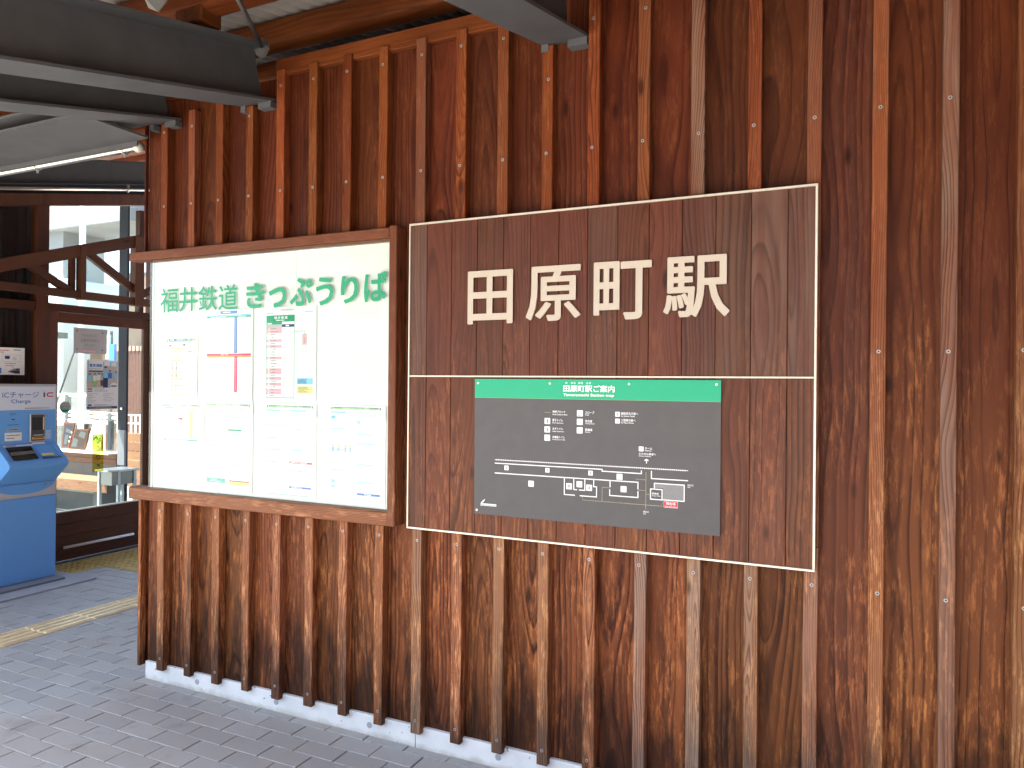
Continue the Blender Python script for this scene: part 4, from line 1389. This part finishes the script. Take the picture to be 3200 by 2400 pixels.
# papers on the door glass (faces +x)
XG = XF - .0148
def sheet(name, label, y0, y1, z0, z1, draw, mat=None, cat="notice", x=None):
    x = XG if x is None else x
    o = thing(name, label, cat, (x, (y0 + y1) / 2, z0))
    q = MB()
    q.box(x, x + .0012, y0, y1, z0, z1)
    q.build("paper", mat or WHITE, o)
    p_ = Print('x', x + .0012, .0006)
    draw(p_)
    p_.build(o)
    return o
NOTEP = plain("grey_plastic_sleeve", (.50, .49, .50), .25, .5, grain=6, var=.08)
def e1(p_):
    for i, (s, a, b_) in enumerate((("待合室内に", 1.492, 1.628), ("自動券売機が", 1.480, 1.640), ("あります", 1.511, 1.606))):
        p_.text("black_lettering", P_GREY, s, a, b_, 1.806 - i * .040, 1.834 - i * .040, .012)
    p_.lines("small_text", P_GREY, 1.49, 1.62, 1.703, 1.712, 1, .004, rl)
    p_.rect("pink_strip", P_PINK, 1.495, 1.61, 1.682, 1.698)
    for a, b_ in ((1.448, 1.852), (1.672, 1.848), (1.449, 1.705), (1.672, 1.705)):
        p_.disc("pin", P_BLACK, a, b_, .006)
sheet("door_notice", "grey plastic notice with three lines of black text, high on the door glass", 1.420, 1.712, 1.672, 1.878, e1, NOTEP)
def e2(p_):
    y0, y1, z0, z1 = 1.534, 1.820, 1.211, 1.622
    zt = 1.392
    p_.rect("picture_ground", P_PALE, y0 + .008, y1 - .008, zt, z1 - .012)
    p_.rect("picture_green", P_LIME, y0 + .008, 1.70, zt + .03, zt + .105, 1)
    p_.rect("picture_sky", P_CYAN, y0 + .008, y1 - .008, z1 - .05, z1 - .012, 1)
    p_.rect("title_patch", P_WHITE, y0 + .016, 1.678, 1.520, 1.612, 2)
    p_.text("title_lettering", P_BLUE, "電車通勤", 1.556, 1.670, 1.562, 1.590, .03, 3)
    p_.text("title_lettering", P_NAVY, "モニターキャンペーン", 1.556, 1.672, 1.540, 1.556, .015, 3)
    p_.rect("title_bar", P_NAVY, 1.552, 1.676, 1.522, 1.534, 3)
    p_.rect("speech_patch", P_WHITE, 1.688, 1.742, 1.575, 1.612, 2); p_.rect("speech_patch", P_WHITE, 1.752, 1.800, 1.572, 1.608, 2)
    # seated and standing passengers as flat shapes
    def person(cx, zf, h, shirt, leg, lay=3):
        p_.disc("picture_face", P_SKIN, cx, zf + h * .86, h * .075, lay, 10)
        p_.disc("picture_hair", P_BROWN, cx, zf + h * .90, h * .075, lay + 1, 10, rz=h * .05)
        p_.poly("picture_shirt", shirt, [(cx - h * .13, zf + h * .42), (cx + h * .13, zf + h * .42), (cx + h * .14, zf + h * .78), (cx - h * .14, zf + h * .78)], lay)
        p_.poly("picture_trousers", leg, [(cx - h * .11, zf), (cx + h * .11, zf), (cx + h * .12, zf + h * .43), (cx - h * .12, zf + h * .43)], lay)
    person(1.560, zt, .125, P_CYAN, P_SKIN); person(1.605, zt + .004, .122, P_WHITE, P_LIME); person(1.640, zt + .012, .118, P_WHITE, P_SKIN); person(1.668, zt + .015, .110, P_PALE, P_BROWN)
    person(1.700, zt, .190, P_CYAN, P_NAVY); person(1.740, zt + .02, .135, P_BLUE, P_PALE); person(1.796, zt + .02, .125, P_CYAN, P_SKIN)
    p_.disc("round_badge", P_WHITE, 1.776, 1.402, .034, 6, 16); p_.rect("badge_bar", P_BLACK, 1.750, 1.802, 1.400, 1.410, 7)
    p_.rect("red_tag", P_BROWN, 1.542, 1.586, 1.375, 1.385); p_.rect("blue_tag", P_BLUE, 1.542, 1.586, 1.358, 1.366)
    p_.lines("headline", P_GREY, 1.60, 1.74, 1.356, 1.388, 2, .005, rl)
    p_.lines("small_text", P_GREY, 1.548, 1.665, 1.262, 1.348, 6, .0028, rl, 0, (.3, .9)); p_.lines("small_text", P_GREY, 1.682, 1.805, 1.272, 1.348, 5, .0028, rl, 0, (.4, 1))
    p_.rect("blue_box", P_BLUE, 1.546, 1.580, 1.238, 1.254); p_.lines("small_text", P_GREY, 1.60, 1.80, 1.240, 1.254, 2, .003, rl)
    p_.rect("navy_foot", P_NAVY, 1.538, 1.812, 1.216, 1.234); p_.lines("foot_text", P_PALE, 1.56, 1.79, 1.220, 1.231, 1, .005, rl, 1)
sheet("campaign_poster", "poster of seated train passengers taped on the door glass", 1.534, 1.820, 1.211, 1.622, e2, None, "poster")
# round sticker
o = thing("round_sticker", "round pale sticker with green text low left on the door glass", "sticker", (XG, 1.356, 1.19))
q = MB()
q.tube((XG, 1.356, 1.236), (XG + .001, 1.356, 1.236), .046, 26)
q.build("disc", plain("sticker_silver", (.50, .51, .49), .35), o)
p_ = Print('x', XG + .001, .0006)
p_.poly("green_foot", P_GREEN, [(1.356 + .045 * math.cos(a), 1.236 + .045 * math.sin(a)) for a in [R(205 + 13 * k) for k in range(11)]])
p_.text("green_lettering", P_GREEN, "防犯・防災", 1.322, 1.390, 1.232, 1.246, .02); p_.text("green_lettering", P_GREEN, "ステーション", 1.322, 1.390, 1.218, 1.229, .015)
p_.path("leaf_mark", P_GREY, [(1.35, 1.255), (1.365, 1.272)], .003)
p_.build(o)
# reflection of a yellow flag with kana, painted as a film on the glass
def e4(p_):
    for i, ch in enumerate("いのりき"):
        p_.text("reflected_lettering", P_BLACK, ch, 1.626, 1.660, .930 - i * .072, .975 - i * .072, .01)
GLY = glass_material("painted_flag_reflection", (0.80, 0.78, 0.36), 0.6)
sheet("flag_reflection", "painted reflection of a yellow flag with black kana on the door glass", 1.592, 1.690, .690, 1.000, e4, GLY)

# poster in the dark bay behind the machine
def e5(p_):
    p_.lines("heading_text", P_RED, .72, .985, 1.648, 1.676, 2, .0055, rl); p_.rect("dark_heading", P_BLACK, .955, 1.010, 1.672, 1.677)
    for a in (.68, .875):
        p_.ring("text_frame", P_GREY, a, a + .135, 1.585, 1.637, .0012)
        p_.rect("navy_card", P_NAVY, a + .02, a + .055, 1.605, 1.628, 1); p_.lines("small_text", P_GREY, a + .075, a + .12, 1.595, 1.625, 3, .003, rl, 1)
    p_.lines("small_text", P_GREY, .89, 1.01, 1.566, 1.578, 1, .005, rl); p_.lines("red_text", P_RED, .90, .99, 1.552, 1.562, 1, .004, rl)
    p_.lines("small_text", P_GREY, .94, .975, 1.541, 1.548, 1, .003, rl)
    p_.rect("train_photo", P_BLUE, .72, .872, 1.498, 1.538); p_.rect("train_photo_light", P_CYAN, .73, .865, 1.512, 1.522, 1)
    p_.poly("train_nose", P_GREY, [(.915, 1.510), (.96, 1.535), (1.005, 1.538), (1.005, 1.496), (.975, 1.496)]); p_.poly("train_nose_dark", P_BLACK, [(.92, 1.508), (.965, 1.520), (1.004, 1.518), (1.004, 1.498), (.975, 1.499)], 1)
    p_.rect("train_screen", P_NAVY, .975, 1.000, 1.522, 1.534, 1)
sheet("bay_poster", "white poster with red headings and train photos in the dark glazed bay", .660, 1.039, 1.487, 1.691, e5, None, "poster", XD - .006)

# ================================================================== CHARGE MACHINE
mc = thing("charge_machine", "blue ticket card charging machine with white top fascia and sloping desk", "ticket machine", (-4.62, .79, 0))
YA, YB = .585, .992
q = MB()
q.prism([(-4.865, .03), (-4.440, .03), (-4.440, 1.408), (-4.447, 1.420), (-4.865, 1.420)], 'y', YA, YB + .008)
q.build("body", M_TRIM, mc)
q = MB()
q.prism([(-4.4398, .035), (-4.4300, .035), (-4.4300, .620), (-4.4398, .620)], 'y', YA + .003, YB + .004, .001)
q.build("lower_door", M_BLUE, mc)
q = MB()
q.box(-4.4398, -4.4330, YA + .003, YB + .004, .626, .722)
q.build("waist_panel", M_TRIM, mc)
p_ = Print('x', -4.4330, .0008)
cy = .775
pts = [(cy + .215 * math.cos(R(a)), .722 + .075 * math.sin(R(a))) for a in range(180, 361, 9)]
p_.poly("blue_bow", M_BLUE, pts, 0)
p_.build(mc)
q = MB()
q.tube((-4.434, .925, .703), (-4.420, .925, .703), .0095, 14)
q.build("lock", SCREW, mc, True)
# desk
q = MB()
prof = [(-4.4398, .722), (-4.4398, 1.0055), (-4.430, 1.000), (-4.300, .893), (-4.283, .875), (-4.279, .858), (-4.288, .842), (-4.420, .730)]
q.prism(prof, 'y', YA - .006, YB - .002, .003)
dk = q.build("desk", M_BLUE, mc)
def on_desk(y, z, lift=.0015):
    x = -4.44 + (1.005 - z) / .8
    return Vector((x + lift * .62, y, z + lift * .78)) + Vector((.004, 0, .004))
def desk_quad(name, mat, pts, lift, parent=dk):
    q = MB()
    q.poly([on_desk(a, z, lift) for a, z in pts])
    return q.build(name, mat, parent)
desk_quad("screen", BLACKG, [(.623, .979), (.794, .979), (.789, .898), (.619, .898)], .002)
desk_quad("screen_glare", plain("screen_glare_paint", (.16, .15, .12), .3), [(.630, .949), (.79, .950), (.79, .931), (.625, .927)], .0028)  # glare on the screen painted as a paler band
desk_quad("label_strip", P_WHITE, [(.616, .992), (.813, .992), (.813, .983), (.616, .983)], .002)
desk_quad("label_strip", P_WHITE, [(.816, 1.001), (.905, 1.001), (.905, .989), (.816, .989)], .0022)
desk_quad("label_text", P_GREY, [(.630, .990), (.700, .990), (.700, .985), (.630, .985)], .003)
# coin tray: a sunk pocket shown by its floor and walls
q = MB()
a0, a1, a2, a3 = on_desk(.822, .984, .001), on_desk(.962, .984, .001), on_desk(.959, .898, .001), on_desk(.817, .898, .001)
fl = [a2 + Vector((0, -.006, .001)), a3 + Vector((0, .006, .001))]
q.poly([a0, a1, a1 + Vector((-.002, -.02, -.055)), a0 + Vector((-.002, .02, -.055))])
q.poly([a1, a2, a1 + Vector((-.002, -.02, -.055))])
q.poly([a0, a0 + Vector((-.002, .02, -.055)), a3])
q.build("coin_tray", M_BLUE, dk)
q = MB()
q.poly([a0 + Vector((.001, .018, -.0545)), a1 + Vector((.001, -.018, -.0545)), a2 + Vector((.0005, 0, .0012)), a3 + Vector((.0005, 0, .0012))])
q.build("tray_floor", M_DARK, dk)
desk_quad("coin_slot", P_YEL, [(.825, .927), (.908, .927), (.908, .912), (.825, .912)], .004)
# fascia
q = MB()
q.box(-4.4398, -4.4360, YA + .004, YB - .003, 1.006, 1.238)
q.build("blue_fascia", M_BLUE, mc)
q = MB()
q.box(-4.4398, -4.4360, YA + .004, YB - .003, 1.239, 1.404, bev=.0015)
q.build("white_fascia", M_WHITE, mc)
p_ = Print('x', -4.4360, .0008)
p_.text("blue_lettering", P_BLUE, "ICチャージ", .620, .868, 1.323, 1.366, .004)
p_.text("blue_lettering", P_BLUE, "Charge", .678, .810, 1.2795, 1.3135, .006)
p_.rect("logo_bar", P_BROWN, .900, .9125, 1.327, 1.361, 0)
ring_pts = [(.9445 + .0225 * math.cos(R(a)), 1.3445 + .0175 * math.sin(R(a))) for a in range(50, 311, 20)]
p_.path("logo_c", P_RED, [(.966, 1.3575), (.938, 1.3575), (.928, 1.350), (.928, 1.339), (.938, 1.332), (.966, 1.332)], .0085, 0)
for a in (.938, .951, .962):
    p_.disc("logo_wheel", P_WHITE, a, 1.3275, .0035, 1, 8)
hal = [(.9065 + .0105 * math.cos(R(a)), 1.3715 + .0042 * math.sin(R(a))) for a in range(0, 361, 30)]
p_.path("logo_halo", P_PALE, hal, .0014, 0)
p_.rect("grey_strip", P_PALE, .770, .944, 1.245, 1.255); p_.lines("strip_text", P_GREY, .775, .94, 1.247, 1.253, 1, .003, rl, 1)
p_.lines("speaker_slots", P_NAVY, .668, .714, 1.204, 1.220, 3, .0015, rl, 0, (1, 1))
p_.rrect("slot", P_BLACK, .683, .703, 1.172, 1.179, .003); p_.rect("slot", P_NAVY, .655, .730, 1.136, 1.139)
p_.rrect("slot_trim", M_TRIM, .655, .731, 1.096, 1.111, .004); p_.rrect("slot", P_BLACK, .660, .726, 1.101, 1.106, .002, 1)
p_.rect("white_label", P_WHITE, .637, .751, 1.027, 1.084); p_.lines("label_text", P_GREY, .645, .742, 1.035, 1.075, 2, .007, rl, 1)
p_.rect("pale_label", M_SIDE, .919, .962, 1.026, 1.092); p_.lines("label_text", P_WHITE, .921, .960, 1.028, 1.090, 9, .002, rl, 1)
p_.build(mc)
q = MB()
q.box(-4.4398, -4.4290, .806, .913, 1.013, 1.208, bev=.003)
bu = q.build("note_unit", M_TRIM, mc)
q = MB()
q.box(-4.4295, -4.4280, .812, .907, 1.018, 1.203, bev=.0005)
q.build("unit_plate", M_DARK, bu)
p_ = Print('x', -4.4279, .0006)
p_.rect("note_mouth", P_BLACK, .818, .894, 1.095, 1.184); p_.rect("mouth_side", P_YEL, .894, .903, 1.095, 1.186)
p_.rect("white_arrow", P_WHITE, .824, .898, 1.056, 1.060, 1); p_.poly("green_arrow", P_TEAL, [(.818, 1.058), (.834, 1.052), (.834, 1.064)], 2); p_.poly("green_arrow", P_TEAL, [(.903, 1.060), (.888, 1.053), (.888, 1.066)], 2)
p_.rect("orange_mouth", P_ORANGE, .818, .906, 1.028, 1.045, 1); p_.rect("note_mouth", P_BLACK, .828, .896, 1.036, 1.041, 2)
p_.build(bu)
sl_ = thing("machine_slab", "pale concrete base slab with a step under the blue charging machine", "slab", (-4.5, .85, 0))
q = MB()
q.box(-4.86, -4.165, .30, 1.128, -.01, .012, bev=.003)
q.build("lower_step", CONC, sl_)
q = MB()
q.box(-4.86, -4.325, .40, 1.0, .0121, .0295, bev=.002)
q.build("upper_step", plain("grey_base_plate", (.20, .215, .24), .6, grain=12, var=.1), sl_)

# ================================================================== TIMBER TRUSS
tr = thing("timber_truss", "brown timber truss with slanting chord and diagonals before the transom glass", "truss", (-4.6, 1.3, 2.1))
def member(name, a, b_, h, x0=-4.632, x1=-4.572, tone=.5):
    (ya, za), (yb, zb_) = a, b_
    L = math.hypot(yb - ya, zb_ - za)
    q = bmesh.new()
    bmesh.ops.create_cube(q, size=1)
    for v in q.verts:
        v.co = Vector((v.co.x * h, v.co.y * (x1 - x0), v.co.z * L))
    bmesh.ops.bevel(q, geom=q.edges[:], offset=.003, segments=1, affect='EDGES')
    me = bpy.data.meshes.new(name)
    q.to_mesh(me)
    q.free()
    me.materials.append(W_JOIN)
    o = bpy.data.objects.new(name, me)
    link(o, tr)
    d = Vector((0, yb - ya, zb_ - za)).normalized()
    xa = Vector((0, d.z, -d.y))
    o.rotation_euler = Matrix((xa, Vector((1, 0, 0)) if True else None, d)).transposed().to_euler()
    o.location = Vector(((x0 + x1) / 2, (ya + yb) / 2, (za + zb_) / 2)) - wpos(tr)
    o.color = (_seed.random(), .05, tone, 1)
member("top_chord", (-.35, 1.90), (1.250, 2.443), .092, tone=.50)
member("top_chord", (1.252, 2.444), (1.790, 2.622), .092, tone=.52)
member("top_chord", (1.792, 2.622), (2.80, 2.30), .092)
member("bottom_chord", (-.35, 2.111), (1.250, 2.111), .058, tone=.42)
member("bottom_chord", (1.252, 2.110), (2.80, 2.110), .060, tone=.55)
member("post", (1.217, 2.12), (1.217, 2.40), .038, -4.628, -4.590, .40)
member("post", (1.287, 2.075), (1.287, 2.485), .038, -4.634, -4.562, .58)
member("post", (1.776, 2.075), (1.776, 2.655), .082, -4.635, -4.561, .60)
member("diagonal", (1.300, 2.465), (1.770, 2.195), .062, -4.622, -4.580, .50)
member("diagonal", (.86, 2.30), (1.20, 2.130), .055, -4.622, -4.580, .45)
member("diagonal", (1.80, 2.165), (2.30, 2.42), .058, -4.622, -4.580, .5)

# ================================================================== WAITING ROOM BEYOND THE DOOR
q = MB()
q.box(-8.6, -4.95, 1.2, 3.2, -.02, -.002)
structure(q.build("waiting_room_floor", plain("grey_room_floor", (.15, .16, .155), .4, grain=3, var=.1)))
rw = thing("waiting_room_wall", "low planked wall with white ledge behind the waiting room bench", "wall", (-7.2, 2.93, 0))
for i, (z0, z1) in enumerate(((.605, .660), (.546, .603))):
    wood_piece("plank", W_SUN, -8.6, -6.35, 2.90, 2.925, z0, z1, 'x', rw, tone=.36)
q = MB()
q.box(-8.6, -6.35, 2.905, 2.935, -.002, .544)
q.build("kickboard", RGREY, rw)
q = MB()
q.box(-8.6, -6.35, 2.80, 2.98, .661, .676, bev=.002)
q.build("ledge", WMETAL, rw)
q = MB()
q.box(-8.6, -6.36, 2.935, 2.940, .677, 2.9)
q.build("glass_pane", GLASS_G, rw)
cl = thing("steel_column", "dark slate steel column standing behind the right part of the door glass", "column", (-6.26, 2.95, 0))
q = MB()
q.box(-6.335, -6.200, 2.90, 2.925, 0, 3.6, bev=.003)
q.build("shaft", SLATE, cl)
q = MB()
q.box(-6.305, -6.190, 2.875, 2.899, .55, .925, bev=.003)
q.build("junction_box", BOXG, cl)
q = MB()
q.tube((-6.262, 2.899, 1.155), (-6.262, 2.885, 1.155), .014, 14)
q.build("button", WMETAL, cl)
bn = thing("waiting_bench", "low slatted wooden bench along the waiting room wall", "bench", (-7.2, 2.7, 0))
for i in range(4):
    wood_piece("slat", W_SUN, -8.4, -6.05, 2.605 + i * .066, 2.655 + i * .066, .398, .420, 'x', bn, tone=.55)
wood_piece("front_board", W_SUN, -8.4, -6.05, 2.580, 2.604, .305, .416, 'x', bn, tone=.50)
for x in (-8.1, -6.3):
    q = MB()
    q.box(x - .03, x + .03, 2.63, 2.85, 0, .397)
    q.build("leg", RGREY, bn)
st = thing("side_table", "small white metal side table standing before the waiting room bench", "table", (-6.0, 2.64, 0))
q = MB()
q.prism([(-6.13, 2.50), (-5.93, 2.50), (-5.86, 2.58), (-5.86, 2.80), (-6.13, 2.80)], 'z', .535, .553)
q.build("table_top", LACQ, st)
q = MB()
q.box(-6.10, -5.90, 2.52, 2.78, .40, .533)
q.build("apron", plain("grey_glass_apron", (.22, .25, .24), .2), st)
for x, y in ((-6.09, 2.525), (-5.91, 2.60), (-6.09, 2.775), (-5.90, 2.775)):
    q = MB()
    q.box(x - .014, x + .014, y - .014, y + .014, 0, .534)
    q.build("leg", LACQ, st)
# brochures on the ledge
LEAF = plain("dark_rust_board", (.16, .055, .025), .5, .2)
DIM = plain("print_dim_blue", (.035, .042, .06), .5, .2)
DIMB = plain("print_dim_brown", (.05, .036, .03), .5, .2)
DIMG = plain("print_dim_grey", (.10, .105, .11), .5, .2)
def brochure(label, pts, base_mat, draw):
    """Leaning printed board standing on the ledge: pts = (x, z) corners TL TR BR BL on plane y."""
    c = Vector(((pts[2][0] + pts[3][0]) / 2, 2.86, .676))
    o = thing("display_board", label, "display board", c, "display boards on the ledge")
    q = MB()
    q.prism([pts[3], pts[2], pts[1], pts[0]], 'y', 2.850, 2.862)
    q.build("board", base_mat, o)
    p_ = Print('y', 2.850, .0008)
    draw(p_)
    p_.build(o)
def f1(p_):
    p_.poly("dim_photo", DIM, [(-7.175, .715), (-7.085, .715), (-6.985, .965), (-7.135, .965)]); p_.poly("photo_shape", DIMG, [(-7.15, .74), (-7.10, .74), (-7.06, .84), (-7.12, .85)], 1); p_.poly("photo_shape", DIMG, [(-7.12, .88), (-7.03, .86), (-7.02, .90), (-7.10, .92)], 1)
    for i in range(3):
        p_.disc("edge_dot", P_WHITE, -7.058 + i * .022, .775 + i * .05, .010, 1, 8)
brochure("leaning dark photo board with orange edge, left on the ledge", [(-7.15, .985), (-6.962, .985), (-7.065, .690), (-7.195, .690)], LEAF, f1)
def f2(p_):
    p_.poly("dim_photo", DIMB, [(-7.045, .700), (-6.815, .700), (-6.745, .905), (-6.945, .905)]); p_.poly("photo_shape", DIMG, [(-7.02, .72), (-6.93, .72), (-6.90, .80), (-6.98, .82)], 1); p_.poly("photo_shape", DIMG, [(-6.90, .84), (-6.80, .81), (-6.77, .88), (-6.86, .895)], 1)
brochure("leaning brown photo board with orange rim, middle of the ledge", [(-6.955, .918), (-6.732, .918), (-6.805, .690), (-7.055, .690)], LEAF, f2)
def f3(p_):
    p_.poly("dim_photo", P_GREY, [(-6.752, .700), (-6.60, .700), (-6.505, .880), (-6.715, .880)]); p_.poly("lime_card", P_LIME, [(-6.68, .70), (-6.605, .70), (-6.53, .865), (-6.62, .865)], 1); p_.poly("chevron", P_NAVY, [(-6.65, .80), (-6.60, .835), (-6.565, .80), (-6.565, .82), (-6.60, .855), (-6.65, .82)], 2)
    p_.poly("grey_card", P_PALE, [(-6.66, .905), (-6.50, .905), (-6.48, .99), (-6.63, .99)], 1)
brochure("clear leaflet holder with a lime leaflet, right on the ledge", [(-6.655, 1.005), (-6.465, 1.005), (-6.585, .690), (-6.772, .690)], P_WHITE, f3)

# ================================================================== OUTSIDE BEYOND
rl_ = thing("ramp_railing", "white metal ramp railing with four bars beyond the glass", "railing", (-10.2, 5.0, 0))
for z, x0, x1, r in ((1.245, -12.0, -9.75, .022), (.985, -12.0, -9.15, .020), (.925, -12.0, -9.15, .022), (.850, -12.0, -9.30, .030)):
    q = MB()
    q.tube((x0, 5.0, z), (x1, 5.0, z - .03), r, 10)
    q.build("rail", WMETAL, rl_, True)
for x in (-11.4, -10.3, -9.30):
    q = MB()
    q.box(x - .03, x + .03, 4.97, 5.03, -.02, 1.235 if x < -9.5 else .97)
    q.build("post", SLATE, rl_)
pb = thing("utility_pole", "pale blue grey pole standing behind the ramp railing", "pole", (-10.11, 5.06, 0))
q = MB()
q.tube((-10.11, 5.08, -.02), (-10.11, 5.08, 4.6), .045, 14)
q.build("shaft", WMETAL, pb, True)
cb = MB()
cb.tube((-10.14, 5.0, 1.95), (-10.58, 5.0, 1.10), .013, 8)
tag(cb.build("stay_cable", P_BLACK), "black stay cable slanting down from the pale pole", "cable")
tm = thing("white_tram", "white tram with a blue band at the left edge of the door glass", "tram", (-19, 7.6, 0))
q = MB()
q.box(-26, -13.48, 6.9, 9.2, .55, 3.5, bev=.12)
q.build("body", WMETAL, tm)
q = MB()
q.box(-26, -13.60, 6.885, 6.902, 1.22, 1.385)
q.build("blue_band", TR_BLUE, tm)
for i in range(6):
    q = MB()
    q.box(-25.4 + i * 1.9, -24.0 + i * 1.9, 6.880, 6.900, 1.75, 2.60)
    q.build("window", BLACKG, tm)
q = MB()
q.box(-25.5, -14.2, 7.1, 9.0, 0.0, .55)
q.build("undercarriage", SLATE, tm)
pf = thing("platform_roof", "dark edge beam of the opposite platform roof", "roof", (-15, 7, 2.3))
q = MB()
q.box(-24, -12.95, 6.5, 6.75, 2.26, 2.37)
q.build("edge_beam", SLATE, pf)
for x in (-14.5, -19):
    q = MB()
    q.box(x - .08, x + .08, 6.55, 6.7, -.02, 2.26)
    q.build("post", WMETAL, pf)
hs = thing("white_house", "pale house with blue grey gable roof far behind the tram", "house", (-23, 16, 0))
q = MB()
q.box(-29, -19.6, 14.5, 20, -.02, 2.35)
q.build("wall", HOUSEW, hs)
q = MB()
q.prism([(-29.5, 2.35), (-23.55, 2.45), (-23.55, 2.62), (-24.6, 3.0), (-29.5, 4.6)], 'y', 14.0, 20.4)
q.build("roof", HOUSER, hs)
for x in (-24.1, -22.6, -21.2):
    q = MB()
    q.box(x, x + .75, 14.46, 14.52, 1.43, 1.95)
    wn = q.build("window", BLACKG, hs)
    q = MB()
    q.box(x - .05, x + .80, 14.44, 14.50, 1.38, 1.43)
    q.build("sill", WMETAL, wn)
sh = thing("brown_shed", "brown boarded shed beyond the ramp, left of the steel column", "shed", (-12.0, 7.2, 0))
for i in range(10):
    wood_piece("board", W_JOIN, -12.62 + i * .095, -12.53 + i * .095, 6.98, 7.02, 0, 1.96, 'z', sh, tone=_seed.uniform(.45, .65))
q = MB()
q.box(-12.62, -11.4, 7.02, 8.6, 0, 1.95)
q.build("wall", FENCEB, sh)
q = MB()
q.box(-12.75, -11.3, 6.8, 8.8, 1.97, 2.03)
q.build("roof", SLATE, sh)
sg = thing("hanging_sign", "small white and blue upright sign beside the brown shed", "sign", (-9.37, 5.0, 0))
q = MB()
q.box(-9.415, -9.34, 4.98, 5.02, 1.78, 2.14)
q.build("white_board", WMETAL, sg)
q = MB()
q.box(-9.338, -9.22, 4.98, 5.02, 1.72, 2.00)
q.build("blue_board", TR_BLUE, sg)
q = MB()
q.tube((-9.35, 5.03, 0), (-9.35, 5.03, 2.2), .02, 8)
q.build("post", SLATE, sg)
fn = thing("slat_fence", "tall brown slatted fence in sunlight right of the steel column", "fence", (-9.6, 6, 0))
q = MB()
x = -10.9
while x < -7.0:
    q.box(x, x + .030, 6.0, 6.03, .55, 1.97)
    x += .036
fs = q.build("slats", FENCEB, fn)
fs["kind"] = "stuff"
q = MB()
for i in range(40):
    q.box(-10.9 + i * .095, -10.9 + i * .095 + .06, 5.985, 6.045, 1.955, 2.035)
cp = q.build("caps", plain("pink_brown_caps", (.42, .25, .20), .6), fn)
cp["kind"] = "stuff"
for z in (.75, 1.75):
    q = MB()
    q.box(-10.9, -7.0, 6.03, 6.06, z, z + .05)
    q.build("rail", FENCEB, fn)
cw = thing("cream_wall", "sunlit cream rendered wall rising behind the brown slat fence", "wall", (-11.5, 8.0, 0))
q = MB()
q.box(-12.95, -7.0, 8.0, 8.3, -.02, 3.6)
q.build("render", WALLC, cw)
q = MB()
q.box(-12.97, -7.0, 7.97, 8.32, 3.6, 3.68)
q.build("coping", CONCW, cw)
lr = thing("low_railing", "low pale railing at the foot of the brown fence", "railing", (-9.7, 5.6, 0))
q = MB()
q.box(-10.4, -7.4, 5.58, 5.61, .90, .92)
q.build("rail", WMETAL, lr)
q = MB()
q.box(-10.4, -7.4, 5.58, 5.61, .77, .79)
q.build("rail", WMETAL, lr)
for i in range(28):
    q = MB()
    q.box(-10.38 + i * .105, -10.36 + i * .105, 5.585, 5.605, 0, .899)
    q.build("baluster", WMETAL, lr)
pw = thing("plank_wall", "low sunlit wall of horizontal wooden planks right of the steel column", "wall", (-6.9, 4.0, 0))
for i in range(6):
    z0 = .10 + i * .115
    wood_piece("plank", W_SUN, -7.85, -6.0, 4.0 + .003 * (i % 2), 4.03, z0, z0 + .110, 'x', pw, tone=_seed.uniform(.5, .62))
cv_ = thing("concrete_overbridge", "concrete beam of the overbridge, shade put into its grey, seen through the transom glass", "bridge", (-13, 7.5, 0))
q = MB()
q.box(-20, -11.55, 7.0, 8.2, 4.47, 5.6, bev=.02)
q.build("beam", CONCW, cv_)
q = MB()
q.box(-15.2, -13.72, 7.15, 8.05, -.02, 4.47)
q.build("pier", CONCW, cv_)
q = MB()
q.box(-11.54, -8.5, 7.3, 7.9, 4.62, 4.78)
q.build("parapet_rail", SLATE, cv_)

wg = thing("light_block_wall", "added unseen brown boarded wall blocking light from the right of the porch", "wall", (3.1, -1.6, 0))  # boarded wall added out of view to keep the right side dark
for i in range(96):
    wood_piece("board", W_JOIN, 3.10, 3.12, -9.6 + i * .15, -9.453 + i * .15, 0.0, 4.3, 'z', wg, tone=.45)

# ================================================================== ACROSS THE FORECOURT (behind the photographer)
ob = thing("opposite_building", "plain pale building across the forecourt behind the viewer", "building", (0, -22, 0))
q = MB()
q.box(-26, 20, -30, -24, -.02, 7.5)
q.build("wall", HOUSEW, ob)
for i in range(11):
    for j in range(2):
        q = MB()
        q.box(-24 + i * 4, -22 + i * 4, -24.02, -23.96, 1.2 + j * 3.1, 2.8 + j * 3.1)
        q.build("window", BLACKG, ob)
